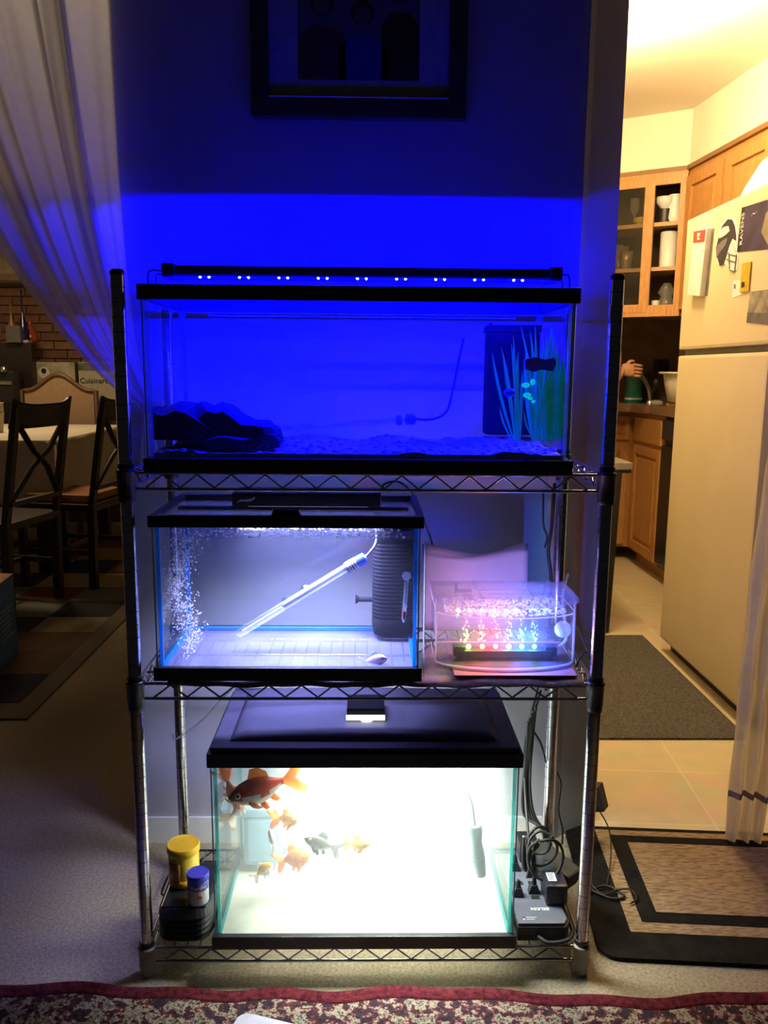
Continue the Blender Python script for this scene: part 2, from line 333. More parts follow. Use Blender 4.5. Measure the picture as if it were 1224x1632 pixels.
for sz in S_Z:
    sh = bpy.data.objects.new('shelf', None); COL.objects.link(sh); sh.parent = rack; sh.empty_display_size = .02; ORG[sh.name] = Vector((0, 0, 0))
    zt, zb = sz, sz-0.030
    for z in (zt, zb):
        for y in (0.0, RD): q = MB(); q.tube([(-RW+.014, y, z), (RW-.014, y, z)], 0.0033, 8); build('rim_wire', q, chrome_dark, sh)
        for x in (-RW, RW): q = MB(); q.tube([(x, .014, z), (x, RD-.014, z)], 0.0033, 8); build('rim_wire', q, chrome_dark, sh)
    def zig(a, b, n):
        a = Vector(a); b = Vector(b); pts = []; q = MB()
        for i in range(n*2+1):
            p = a.lerp(b, i/(n*2)); p.z = (zt-.003) if i % 2 else (zb+.003)
            pts.append(p)
        q.tube(pts, 0.0023, 6); build('truss_wire', q, chrome_dark, sh)
    for y in (0.0, RD): zig((-RW+.035, y, 0), (RW-.035, y, 0), 13)
    for x in (-RW, RW): zig((x, .035, 0), (x, RD-.035, 0), 5)
    for y in (0.07, 0.17, 0.27): q = MB(); q.tube([(-RW+.003, y, zt-.0035), (RW-.003, y, zt-.0035)], 0.0026, 6); build('support_wire', q, chrome_dark, sh)
    me = None
    for i in range(33):
        x = -RW+.028+i*(2*RW-.056)/32
        if me is None:
            q = MB(); q.tube([(0, -0.001, zt+.001), (0, RD+.001, zt+.001)], 0.0016, 6)
            o = build('deck_wire', q, chrome_dark, sh); me = o.data
        else: o = bpy.data.objects.new('deck_wire', me); COL.objects.link(o); o.parent = sh
        o.location = (x, 0, 0)
    for (x, y) in posts:
        q = MB(); q.lathe([(PR+.0032, zb-.012), (PR+.0040, zb-.010), (PR+.0046, zt+.001), (PR+.0058, zt+.0015), (PR+.0058, zt+.004), (PR+.0008, zt+.006)], (x, y, 0), 18)
        build('collar', q, mat('collar_dark', (.05, .05, .06), .35, .7) if sz > .1 else mat('grey_foot', (.30, .28, .24), .5, .0), sh)
        if sz > .1: q = MB(); q.lathe([(PR+.0004, zb-.024), (PR+.0026, zb-.023), (PR+.0026, zb-.012)], (x, y, 0), 16); build('sleeve', q, black_plastic, sh)
        q = MB(); q.lathe([(PR+.0004, zt+.007), (PR+.0022, zt+.0075), (PR+.0016, zt+.016)], (x, y, 0), 16); build('sleeve', q, black_plastic, sh)
# ================================================================ GLASS TANKS
def tank(name, x0, x1, y0, y1, z0, z1, label, water_z, water_m, rim=0.022, base=0.024, seam=None, floor_m=None):
    """rectangular glass tank: base frame, five panes, seams, top frame, water"""
    t = thing(name, ((x0+x1)/2, (y0+y1)/2, z0), label, 'fish tank')
    g = 0.005; i = 0.006
    def frame(za, zb, nm, lip):
        q = MB()
        q.box((x0, y0, za), (x1, y0+lip, zb), .0015); q.box((x0, y1-lip, za), (x1, y1, zb), .0015)
        q.box((x0, y0+lip, za), (x0+lip, y1-lip, zb), .0015); q.box((x1-lip, y0+lip, za), (x1, y1-lip, zb), .0015)
        return build(nm, q, black_plastic, t)
    frame(z0, z0+base, 'base_frame', 0.012); frame(z1-rim, z1, 'top_frame', 0.014)
    za, zb = z0+base-.002, z1-rim+.002
    for (nm, a, b) in (('front_pane', (x0+i, y0+i, za), (x1-i, y0+i+g, zb)), ('back_pane', (x0+i, y1-i-g, za), (x1-i, y1-i, zb)),
                       ('side_pane', (x0+i, y0+i+g, za), (x0+i+g, y1-i-g, zb)), ('side_pane', (x1-i-g, y0+i+g, za), (x1-i, y1-i-g, zb))):
        q = MB(); q.box(a, b); build(nm, q, glass, t)
    q = MB(); q.box((x0+i+g, y0+i+g, z0+.012), (x1-i-g, y1-i-g, z0+.018)); build('bottom_pane', q, floor_m or glass, t)
    q = MB(); s_ = 0.006; zs = z0+.02
    for xa in (x0+i+g, x1-i-g-s_):
        for ya in (y0+i+g, y1-i-g-s_): q.box((xa, ya, zs), (xa+s_, ya+s_, zb))
        q.box((xa, y0+i+g+s_, zs), (xa+s_, y1-i-g-s_, zs+s_))
    q.box((x0+i+g+s_, y1-i-g-s_, zs), (x1-i-g-s_, y1-i-g, zs+s_))
    build('silicone_seam', q, seam or silicone, t)
    for xa in (x0+i-.0004, x1-i-g*.6): q = MB(); q.box((xa, y0+i-.0003, za), (xa+g*.5, y0+i+.0003, zb)); build('glass_edge', q, glass_edge, t)
    q = MB(); q.box((x0+i+g+.0007, y0+i+g+.0007, z0+.0187), (x1-i-g-.0007, y1-i-g-.0007, water_z))
    o = build('water', q, water_m, t)
    return t
t1 = tank('long_fish_tank', -0.403, 0.372, -0.012, 0.305, 1.0235, 1.351, 'long glass fish tank with black rims glowing deep blue on the top shelf', 1.302, water_blue, rim=.026)
t2 = tank('middle_fish_tank', -0.400, 0.104, -0.012, 0.256, 0.627, 0.943, 'glass fish tank with white-blue light on the middle shelf', 0.898, water_mid, rim=.022, base=.026, seam=seam_blue, floor_m=clear('streaked_floor', (.9, .92, 1), 1.8, .12, haze=.26, hazecol=(.42, .44, .66), bump=.3))
t3 = tank('bottom_fish_tank', -0.306, 0.303, -0.012, 0.306, 0.0635, 0.480, 'brightly lit white goldfish tank with black lid on the bottom shelf', 0.427, water_low, rim=.028, base=.028, seam=seam_teal)
q = MB(); q.box((-0.292, 0.002, 0.0795), (0.289, 0.292, 0.0812)); o = build('white_base_sheet', q, clear('frosted_white', (.9, .9, .9), 1.2, .3, haze=.80, hazecol=(.97, .97, .90), tl=.68), t3)
# glass lids
q = MB(); q.box((-0.388, 0.003, 1.342), (0.357, 0.290, 1.346)); build('lid_pane', q, clear('thin_lid', (.95, .97, 1), 1.3, .03), t1)
q = MB(); q.box((-0.385, 0.003, 0.931), (0.089, 0.108, 0.935)); build('lid_pane', q, lid_glass, t2)
q = MB(); q.box((-0.385, 0.122, 0.931), (0.089, 0.215, 0.935)); build('lid_pane', q, lid_glass, t2)
q = MB(); q.box((-0.372, 0.106, 0.931), (0.080, 0.124, 0.940), .001); build('lid_hinge', q, black_plastic, t2)
q = MB(); q.box((-0.385, 0.215, 0.931), (0.089, 0.243, 0.936), .001); build('back_strip', q, clear_plastic, t2)
q = MB()
q.box((-0.178, 0.006, 0.935), (-0.124, 0.034, 0.941), .002); q.prism([(-.178, .941), (-.124, .941), (-.130, .952), (-.172, .952)], .008, .020, 'y')
build('lid_handle', q, black_plastic, t2)
# bottom tank lid (hood)
hd = bpy.data.objects.new('hood', None); COL.objects.link(hd); hd.parent = t3; ORG[hd.name] = ORG[t3.name]
q = MB(); q.box((-0.300, -0.005, 0.4802), (0.297, 0.300, 0.490), .003)
build('hood_base', q, black_hood, hd)
q = MB()
def hood_top(u, v):
    x = -0.268+u*0.532; y = 0.022+v*0.262
    e = min(u, 1-u)*2; ed = min(1, e*14)*min(1, min(v, 1-v)*18)
    return (x, y, 0.4895+ed*(0.010+0.007*math.sin(PI*u)))
q.grid(hood_top, 40, 24, 0.004); build('raised_panel', q, black_hood, hd)
q = MB(); q.box((-0.040, 0.085, 0.500), (0.036, 0.160, 0.532), .002); build('lamp_housing', q, mat('matte_black', (.006, .006, .007), .8, spec=.1), hd)
q = MB(); q.box((-0.041, 0.077, 0.5105), (0.037, 0.085, 0.518)); q.prism([(-.012, .5105), (.012, .5105), (.006, .504), (-.006, .504)], .0765, .084, 'y')
o = build('light_slot', q, mat('lit_slot', (.9, .9, .85), .5, emit=(1, .98, .88), estr=3.0), hd); o['label'] = 'glowing white slot under the lamp housing'
q = MB(); q.box((-0.20, 0.08, 0.462), (0.24, 0.24, 0.468)); o = build('hood_lamp', q, mat('lamp_white', (.9, .9, .9), .5), hd)
# ================================================================ TOP TANK CONTENTS
lb = thing('led_light_bar', (-0.013, 0.13, 1.350), 'black LED light bar standing on wire legs over the long blue tank', 'aquarium light')
q = MB(); q.box((-0.372, 0.095, 1.3755), (0.350, 0.165, 1.3955), .004); build('housing', q, black_plastic, lb)
for xa in (-0.384, 0.338): q = MB(); q.box((xa, 0.092, 1.374), (xa+.024, 0.168, 1.399), .004); build('end_cap', q, black_plastic, lb)
for sx in (-1, 1):
    for y in (0.10, 0.16):
        cx = -0.017+sx*0.367; q = MB()
        q.tube(smooth_path([(cx, y, 1.385), (cx+sx*.018, y, 1.386), (cx+sx*.026, y, 1.380), (cx+sx*.027, y, 1.352)], 5), .0016, 6)
        build('wire_leg', q, rubber, lb)
led_m = mat('blue_led', (.8, .85, 1), .4, emit=(0.75, 0.85, 1.0), estr=30)
led_me = None
for k in range(9):
    for dx in (0, 0.0165):
        x = -0.314+k*0.0732+dx
        if led_me is None:
            q = MB(); q.ell((0, 0, 0), (.0021, .0021, .0016), 8, 5); led = build('led', q, led_m, lb, ); led_me = led.data
            for v in led_me.vertices: v.co += ORG[lb.name]
        else: led = bpy.data.objects.new('led', led_me); COL.objects.link(led); led.parent = lb
        led.location = Vector((x, 0.1, 1.3745))-ORG[lb.name]
# gravel bed: a rough layer plus individual pebbles
gravel = mat('white_gravel', (0.70, 0.70, 0.74), 0.7, var=0.25, scale=60, col2=(0.35, 0.35, 0.42))
q = MB(); random.seed(5)
def bed(u, v):
    x = -0.388+u*0.745; y = 0.002+v*0.289
    return (x, y, 1.054+0.010*v+0.010*max(0, u-.7)+0.004*math.sin(23*u)+0.003*math.sin(31*u+9*v)+random.uniform(-.0015, .0015))
q.grid(bed, 90, 34, .0)
vs = len(q.v)
q.prism([(-0.388, .002), (.357, .002), (.357, .291), (-0.388, .291)], 1.0425, 1.046)
for k in range(420):
    u, v = random.random(), random.random()**1.6; p = bed(u, v); r = random.uniform(.003, .0065)
    q.ell((p[0], min(max(p[1], .008), .285), p[2]), (r, r*.8, r*.6), 6, 4)
q.box((-0.388, .0022, 1.0425), (.357, .004, 1.056))
o = build('white_gravel', q, gravel, loc=(0, .15, 1.0425)); tag(o, 'pale gravel bed along the bottom of the long blue tank', 'gravel', kind='stuff')
# dark layered rock hide at the left
rock = mat('dark_slate', (0.011, 0.011, 0.018), 0.8, var=0.25, scale=22, bump=0.8, bscale=50)
rk = thing('rock_hide', (-0.29, .15, 1.058), 'dark layered rock hide lying on gravel at the left of the long blue tank', 'rock')
def slab(pts, y0, y1, dz=0.0, seed=0):
    random.seed(seed); mb = MB(); n = len(pts); rings = []
    for k in range(7):
        t = k/6; sc = 1-0.35*abs(2*t-1)**2
        cxx = sum(p[0] for p in pts)/n; cz = sum(p[1] for p in pts)/n
        rings.append([(cxx+(p[0]-cxx)*sc+random.uniform(-.003, .003), y0+(y1-y0)*t, cz+(p[1]-cz)*sc+random.uniform(-.0025, .0025)) for p in pts])
    mb.ring(rings, True, True, False); return mb
def pxpoly(L, y): return [(lambda p: (p.x, p.z))(at(u, v, y=y)) for u, v in L]
build('slab', slab(pxpoly([(246,700),(246,646),(262,650),(290,640),(318,642),(330,655),(360,672),(395,690),(380,705),(330,712),(285,700)], .13), .03, .22, seed=1), rock, rk)
build('slab', slab(pxpoly([(300,660),(322,640),(338,648),(355,642),(372,655),(398,672),(430,676),(447,682),(452,700),(425,705),(390,690),(340,690)], .11), .04, .18, seed=2), rock, rk)
build('slab', slab(pxpoly([(310,700),(345,690),(400,695),(445,690),(450,706),(385,708),(350,718),(322,714)], .05), .02, .09, seed=3), rock, rk)
build('slab', slab(pxpoly([(335,650),(352,643),(378,662),(402,676),(430,672),(440,684),(400,692),(360,680)], .16), .12, .26, seed=4), rock, rk)
# clear tube with fittings lying across, plus thin airline rising
tb = thing('clear_gravel_tube', (0, .14, 1.07), 'clear plastic tube with fittings lying across the floor of the long blue tank', 'tube')
q = MB(); a, b = at(452, 684, y=.13), at(650, 668, y=.16); q.tube([a, a.lerp(b, .5), b], .0055, 10); build('tube', q, clear('tube_clear', (.8, .85, .95), 1.6, .1), tb)
q = MB(); c = at(655, 668, y=.16); q.lathe([(.006, -.012), (.011, -.010), (.011, .006), (.007, .010)], c, 12, 'x'); build('fitting', q, mat('frost', (.35, .35, .45), .4), tb)
c = at(636, 670, y=.158); q = MB(); q.lathe([(.006, -.006), (.010, -.005), (.010, .005), (.006, .006)], c, 12, 'x'); build('fitting', q, mat('frost', (.35, .35, .45), .4), tb)
q = MB(); q.tube(smooth_path([at(662, 668, y=.16), at(690, 668, y=.17), at(712, 655, y=.18), at(722, 620, y=.2), at(732, 570, y=.22), at(739, 540, y=.24)], 6), .0026, 8)
o = build('airline', q, mat('dark_airline', (.03, .03, .06), .5), loc=at(700, 668, y=.17)); tag(o, 'dark thin air tube bending upward in the middle of the long blue tank', 'tube')
# corner filter (dark) behind plants
cf = thing('corner_filter', (0.27, .245, 1.06), 'black box filter hidden behind plants at the right of the long blue tank', 'filter')
dark_filter = mat('filter_black', (.003, .003, .006), .8, spec=.1)
q = MB(); q.box((0.245, .225, 1.075), (0.352, .288, 1.285), .008); build('body', q, dark_filter, cf)
q = MB(); c = at(783, 520, y=.25); q.tube([(0.25, .25, c.z), (c.x, .25, c.z)], .008, 10); build('outlet', q, dark_filter, cf)
q = MB(); c = at(775, 645, y=.25); q.tube([(0.25, .25, c.z), (c.x, .25, c.z)], .009, 10); q.ell((c.x, .25, c.z), (.006, .012, .012)); build('suction_cup', q, dark_filter, cf)
q = MB(); q.box((0.243, .223, 1.285), (0.354, .290, 1.300), .003); build('filter_lid', q, dark_filter, cf)
# aquatic plants: every blade a part
def blade(p0, p1, bend, wd, n=8, y_lean=0):
    p0 = Vector(p0); p1 = Vector(p1); mb = MB(); side = Vector((1, .25, 0)).normalized(); rings = []
    for k in range(n+1):
        t = k/n; p = p0.lerp(p1, t)+Vector((bend, 0, 0))*math.sin(PI*t)
        ww = wd*(0.55+1.3*t*(1-t)*1.6)*(1 if t < .8 else (1-t)/.2*0.9+.1); th = .0006
        a = p+side*ww/2; b = p-side*ww/2; nrm = Vector((-.25, 1, 0))
        rings.append([tuple(a), tuple(p+nrm*th*2), tuple(b), tuple(p-nrm*th)])
    mb.ring(rings, True, True, True); return mb
teal = mat('teal_leaf_glow', (0.03, 0.34, 0.20), .5, var=.2, scale=30, emit=(0.0, .22, .16), estr=.22)  # glow put into the leaf colours so they show in blue light
teal_l = mat('bright_leaf_glow', (0.15, 0.75, 0.55), .5, var=.1, emit=(0.0, .75, .62), estr=.55)
leaf_d = mat('dark_leaf_glow', (0.04, 0.12, 0.20), .5, var=.2, emit=(.0, .10, .12), estr=.5)
def plant(name, base, blades, label, matf):
    b = at(*base[:2], y=base[2]); b.z = max(b.z, 1.058)
    t = thing(name, tuple(b), label, 'plant', 'plastic plants in the blue tank')
    for k, (u0, v0, u1, v1, bend, wd) in enumerate(blades):
        y = base[2]+.006*math.sin(k*2.3)
        build('leaf', blade(at(u0, v0, y=y), at(u1, v1, y=y), bend, wd), matf[k % len(matf)], t)
    return t
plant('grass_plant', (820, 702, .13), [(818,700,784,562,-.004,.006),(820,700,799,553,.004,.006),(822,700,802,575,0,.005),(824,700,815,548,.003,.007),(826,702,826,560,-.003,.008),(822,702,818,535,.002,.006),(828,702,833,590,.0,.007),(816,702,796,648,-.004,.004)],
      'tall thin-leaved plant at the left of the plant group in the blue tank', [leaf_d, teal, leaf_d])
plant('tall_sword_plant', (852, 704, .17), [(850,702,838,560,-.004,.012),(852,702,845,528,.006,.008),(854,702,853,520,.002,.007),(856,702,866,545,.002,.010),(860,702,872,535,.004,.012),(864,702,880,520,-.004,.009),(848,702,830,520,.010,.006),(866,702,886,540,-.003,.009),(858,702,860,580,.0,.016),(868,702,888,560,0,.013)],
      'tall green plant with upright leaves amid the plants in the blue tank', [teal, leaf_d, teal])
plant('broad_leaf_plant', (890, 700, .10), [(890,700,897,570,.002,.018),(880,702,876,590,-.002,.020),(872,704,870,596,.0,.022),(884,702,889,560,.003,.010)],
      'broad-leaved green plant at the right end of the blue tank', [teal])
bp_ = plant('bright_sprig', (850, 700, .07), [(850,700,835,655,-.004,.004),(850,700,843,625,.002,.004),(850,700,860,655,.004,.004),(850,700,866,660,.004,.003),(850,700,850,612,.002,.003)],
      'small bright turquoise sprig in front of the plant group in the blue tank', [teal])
for (u, v, rx, rz) in ((838, 614, .008, .005), (849, 609, .005, .006), (840, 630, .008, .005), (845, 635, .005, .003), (850, 640, .004, .003)):
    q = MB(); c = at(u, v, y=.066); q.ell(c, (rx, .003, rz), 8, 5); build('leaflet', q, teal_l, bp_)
sh_ = thing('snail', tuple(at(812, 626, y=.08)), 'pale rounded shell perched on plants at the left of the plant group', 'shell')
q = MB(); c = at(812, 626, y=.08); q.ell(c, (.012, .008, .008), 14, 8); build('shell', q, mat('shell', (.30, .28, .60), .4), sh_)
c0 = at(835, 572, y=.06); c1 = at(884, 590, y=.06)
q = MB(); q.prism(pxpoly([(836,573),(850,569),(866,573),(882,570),(885,580),(880,592),(862,589),(848,593),(836,588)], .06), .05, .07, 'y')
o = build('floating_net', q, mat('blue_plastic', (.20, .20, .75), .5, var=.3, scale=50), loc=(c0.x, .06, c1.z)); tag(o, 'small blue breeder box hanging among the plants in the blue tank', 'box')
# ================================================================ MIDDLE TANK CONTENTS
lh = thing('clip_on_lamp', (-.118, .14, .936), 'black rectangular lamp lying across the middle tank, small fish mark on its left', 'aquarium light')
q = MB(); q.box((-0.267, 0.108, 0.9405), (0.026, 0.200, 0.9675), .006); build('housing', q, mat('lamp_black', (.022, .021, .018), .45), lh)
q = MB(); poly = [(-.258, 0), (-.247, .006), (-.240, .005), (-.228, .007), (-.222, .011), (-.2195, .009), (-.223, .005), (-.232, .001), (-.245, .0015)]
q.prism([(x, .9495+z) for x, z in poly], .1072, .1082, 'y'); o = build('fish_mark', q, mat('mark_silver', (.55, .56, .55), .4), lh); o['label'] = 'silver fish-shaped mark'
q = MB(); q.box((-.235, .115, .9375), (0.0, .19, .9400)); build('diffuser', q, mat('lamp_diffuser', (.8, .85, 1), .5, emit=(.6, .66, 1), estr=1.5), lh)
q = MB(); q.tube(smooth_path([(.024, .17, .957), (.035, .20, .975), (.07, .24, .972), (.105, .29, .93), (.128, .33, .87), (.15, .36, .80), (.15, .40, .70)], 6), .0023, 8)
o = build('lamp_cord', q, rubber, lh)
# heater
ht = thing('aquarium_heater', tuple(at(378, 1012, y=.13)), 'glass tube heater with blue cap slanting across the middle tank', 'heater')
ha, hb = at(380, 1010, y=.11), at(552, 905, y=.13); hc = at(582, 889, y=.13)
q = MB(); q.tube([ha-(hb-ha).normalized()*.004, ha, ha.lerp(hb, .5), hb], [.003, .0092, .0092, .0092], 16); o = build('glass_sleeve', q, clear('heater_glass', (.93, .95, .98), 1.5, .04, haze=.10, hazecol=(.85, .9, 1)), ht)
q = MB(); q.tube([ha.lerp(hb, .42), hb], .0055, 10); build('heating_core', q, mat('core_dark', (.10, .11, .16), .4), ht)
q = MB(); q.tube([ha.lerp(hb, .04), ha.lerp(hb, .40)], .0026, 8); build('filler', q, mat('core_white', (.85, .88, .95), .4), ht)
q = MB(); q.tube([hb, hb.lerp(hc, .60)], .0115, 16); build('head_band', q, mat('heater_label', (.05, .07, .20), .5, col2=(.3, .35, .6), scale=140), ht)
for k in range(4): q = MB(); e = hb.lerp(hc, .12+.13*k); q.tube([e, e+(hc-hb).normalized()*.0012], .0119, 14); o = build('band_line', q, white_plastic, ht)
q = MB(); q.tube([hb.lerp(hc, .60), hc], .0120, 16); o = build('dial_cap', q, mat('dial_blue', (.04, .12, .9), .35), ht); o['label'] = 'bright blue dial cap'
q = MB(); q.tube([hc, hc+(hc-hb).normalized()*.003], .006, 12); build('dial_knob', q, mat('dial_pink', (.7, .45, .6), .4), ht)
q = MB(); q.tube(smooth_path([hc, at(596, 872, y=.14), at(600, 860, y=.15), at(600, 845, y=.16)], 6), .003, 8); build('heater_cord', q, mat('heater_cord', (.06, .06, .10), .4), ht)
for t_ in (.44, .62):
    e = ha.lerp(hb, t_); q = MB(); q.tube([e, e+Vector((0, .012, 0.004))], [.006, .011], 12); build('suction_cup', q, clear('cup_clear', (.7, .75, .85), 1.4, .1), ht)
# black internal filter with ribs
fl = thing('internal_filter', (.055, .19, .66), 'tall black ribbed filter cylinder in the right corner of the middle tank', 'filter')
q = MB()
def rr(cx, cy_, ax, ay, z, n=20, p=3.0):
    out = []
    for k in range(n):
        a = 2*PI*k/n; c_, s_ = math.cos(a), math.sin(a)
        out.append((cx+ax*math.copysign(abs(c_)**(2/p), c_), cy_+ay*math.copysign(abs(s_)**(2/p), s_), z))
    return out
rings = [rr(.054, .20, .030, .022, .652), rr(.054, .20, .041, .031, .657), rr(.054, .20, .044, .035, .672)]
z = .695
while z < .86: rings += [rr(.054, .20, .044, .035, z-.003), rr(.054, .20, .0432, .0342, z-.002), rr(.054, .20, .0432, .0342, z+.000), rr(.054, .20, .044, .035, z+.001)]; z += .008
rings += [rr(.054, .20, .044, .035, .905), rr(.054, .20, .040, .032, .915)]
q.ring(rings, True, True, True); build('filter_body', q, mat('filter_navy', (.004, .004, .009), .75, spec=.15), fl)
c = at(568, 955, y=.2); q = MB(); q.tube([(.012, .20, c.z), (c.x+.006, .20, c.z)], .0055, 10); q.tube([(c.x+.008, .2, c.z), (c.x-.002, .2, c.z)], [.004, .011], 12); build('outlet_knob', q, mat('filter_navy', (.004, .004, .009), .75, spec=.15), fl)
for cz in (.84, .69): q = MB(); q.tube([(.094, .20, cz), (.0918, .20, cz)], [.006, .006], 12); q.prism([(.088, cz-.012), (.0918, cz-.014), (.0918, cz+.014), (.088, cz+.012)], .19, .21, 'y'); build('suction_cup', q, rubber, fl)
# thermometer on the front pane (inside)
tm = thing('glass_thermometer', tuple(at(645, 960, y=.005)), 'glass thermometer with red bulb on the front pane of the middle tank', 'thermometer')
a, b = at(648, 925, y=.0065), at(643, 992, y=.0065)
q = MB(); q.tube([a, a.lerp(b, .9), b], [.0036, .0042, .0015], 12); build('glass_tube', q, clear('thermo_glass', (.93, .95, 1), 1.5, .02, haze=.25, hazecol=(.8, .85, 1)), tm)
q = MB(); q.tube([a.lerp(b, .72), a.lerp(b, .90)], .0034, 10); o = build('red_fill', q, mat('thermo_red', (.75, .04, .03), .4), tm)
q = MB(); q.tube([a.lerp(b, .05), a.lerp(b, .55)], .0018, 8); build('scale_strip', q, mat('thermo_scale', (.15, .2, .4), .5, scale=300, col2=(.6, .65, .8)), tm)
q = MB(); c = at(648, 918, y=.006); q.ell(c, (.0085, .004, .0085), 14, 8); build('suction_cup', q, clear('cup_white', (.8, .82, .95), 1.4, .1, haze=.55, hazecol=(.8, .83, 1)), tm)
# bubble curtain at the left end
bub_m = clear('bubble', (.95, .97, 1), 1.6, .02, haze=.42)
q = MB(); random.seed(11)
for k in range(1700):
    z = random.uniform(.66, .897); sp = .25+.75*(z-.66)/.24
    x = -.362+random.gauss(0, .020)*sp+.02*math.sin(z*22); y = .10+random.gauss(0, .045); r = random.choice((.0006, .0009, .0015))*random.uniform(.8, 1.5)
    x = min(max(x, -.382), -.29); q.ell((x, min(max(y, .006), .235), z), (r, r, r), 6, 4)
o = build('bubble_curtain', q, bub_m, loc=(-.36, .1, .65)); tag(o, 'rising air bubbles along the left end of the middle tank', 'bubbles', kind='stuff')
q = MB()
for k in range(500):
    x = random.uniform(-.30, .06)+random.gauss(0, .02); x = min(max(x, -.38), .085); y = random.uniform(.01, .23); r = random.uniform(.001, .0032)
    q.ell((x, y, .8985), (r, r, r*.6), 6, 4)
o = build('surface_foam', q, bub_m, loc=(0, .1, .898)); tag(o, 'foam of small bubbles floating on the middle tank water', 'bubbles', kind='stuff')
# ================================================================ FISH
def fish(name, head, tail, label, cols, depth=0.42, thick=0.30, fancy=1.0, dorsal=True, eye=0.045, roll=0.0, group=None):
    """goldfish from snout to tail base (two room points): one continuous body with fins"""
    H, Tl = Vector(head), Vector(tail); Lb = (H-Tl).length; X = (H-Tl).normalized()
    up = Vector((0, 0, 1)); Y = up.cross(X).normalized(); Z = X.cross(Y)
    if roll: R_ = Matrix.Rotation(roll, 3, X); Y = R_ @ Y; Z = R_ @ Z
    M_ = Matrix((X, Y, Z)).transposed().to_4x4(); M_.translation = H.lerp(Tl, .5)
    q = MB(); q.T = M_; q.cur = 0; q.smooth = True
    prof = [(.50, .04, 0), (.47, .13, 0), (.40, .24, 0), (.28, .38, .01), (.12, .48, .0), (-.05, .50, -.01), (-.22, .42, -.01), (-.36, .26, .0), (-.46, .15, .02), (-.52, .12, .02)]
    n = 16; rings = []
    for (x, h, c) in prof:
        rings.append([(x*Lb, math.cos(2*PI*k/n)*h*Lb*thick, (c+math.sin(2*PI*k/n)*h*depth*2*.5)*Lb+0) for k in range(n)])
    q.ring(rings, True, True, True)
    # belly / back colours by height
    nf = len(q.f)
    for i in range(nf):
        z = sum((M_.inverted() @ Vector(q.v[j])).z for j in q.f[i])/len(q.f[i])
        x = sum((M_.inverted() @ Vector(q.v[j])).x for j in q.f[i])/len(q.f[i])
        q.mi[i] = 0 if z > -.02*Lb+.04*Lb*math.sin(x/Lb*14) else 1
    def fin(poly, y0=0, th=.006, cur=2, spread=0, fold=0.0):
        q.cur = cur; n_ = len(poly); c_ = (sum(p[0] for p in poly)/n_, sum(p[1] for p in poly)/n_)
        vs = []
        for s_ in (1, -1):
            for i, (x, z) in enumerate(poly): vs.append((x*Lb, (y0+spread*max(0, -(x+.4)) + s_*th*.35+fold*math.sin(i*1.9))*Lb, z*Lb))
            vs.append((c_[0]*Lb, (y0+spread*max(0, -(c_[0]+.4))+s_*th)*Lb, c_[1]*Lb))
        fs = []
        for i in range(n_):
            j = (i+1) % n_; fs += [(i, j, n_), (j+n_+1, i+n_+1, 2*n_+1), (i, i+n_+1, j+n_+1, j)]
        q.add(vs, fs, True)
    k = fancy
    for sp in ((.0,) if k < 1.2 else (.25, -.25)):
        fin([(-.46, .03), (-.62, .16*k), (-.78*k**.3, .30*k), (-.92*k**.4, .36*k), (-.95*k**.4, .24*k), (-.82*k**.4, .10*k), (-.74*k**.3, .01), (-.84*k**.4, -.10*k), (-.95*k**.4, -.24*k), (-.90*k**.4, -.36*k), (-.76*k**.3, -.27*k), (-.60, -.12*k), (-.46, .01)], spread=sp, fold=.012, y0=0 if not sp else math.copysign(.01, sp))
    if dorsal: fin([(.12, depth*.46), (.05, depth*.46+.20), (-.10, depth*.46+.18), (-.24, depth*.40+.10), (-.28, depth*.33)], fold=.006)
    for sy in (1, -1):
        fin([(.16, -.10), (.06, -.16), (-.06, -.30*k**.3), (.02, -.30), (.12, -.24), (.19, -.14)], y0=sy*.13*thick/.3, fold=.01*sy)
        fin([(-.02, -depth*.42), (-.12, -depth*.42-.02), (-.20, -depth*.42-.16), (-.12, -depth*.42-.18), (-.04, -depth*.42-.08)], y0=sy*.06)
    fin([(-.22, -depth*.36), (-.32, -depth*.28), (-.42, -depth*.36-.12), (-.34, -depth*.4-.13), (-.25, -depth*.42-.04)], y0=0)
    for sy in (1, -1):
        q.cur = 3; q.ell((.34*Lb, sy*.27*Lb*thick*1.10, .05*Lb), (eye*Lb, eye*.5*Lb, eye*Lb), 10, 6)
        q.cur = 4; q.ell((.34*Lb, sy*(.27*Lb*thick*1.10+eye*.35*Lb), .05*Lb), (eye*.55*Lb, eye*.3*Lb, eye*.55*Lb), 8, 5)
    o = build(name, q, cols, loc=tuple(H.lerp(Tl, .5))); tag(o, label, 'fish', group or ('goldfish in the bottom tank' if H.z < .5 else None)); return o
def fm(n, c, emit=0): return mat('scale_'+n, c, .4, var=.15, scale=70)
orange = fm('orange', (.72, .14, .01)); red = fm('red', (.62, .05, .01)); white_s = fm('white', (.75, .68, .62)); yel = fm('yellow', (.85, .42, .05))
gold = fm('gold', (.80, .28, .03)); grey_s = fm('grey', (.045, .042, .045)); grey_l = fm('greylight', (.12, .115, .12)); eye_w = fm('eyering', (.7, .45, .15)); eye_b = mat('pupil', (.01, .01, .01), .2)
finw = clear('fin_pale', (.9, .85, .8), 1.1, .3, haze=.55, hazecol=(.9, .85, .75)); fino = clear('fin_orange', (.9, .6, .35), 1.1, .3, haze=.7, hazecol=(.9, .32, .05)); fing = clear('fin_grey', (.55, .55, .55), 1.1, .3, haze=.75, hazecol=(.10, .10, .10))
def F(u, v, y): return tuple(at(u, v, y=y))
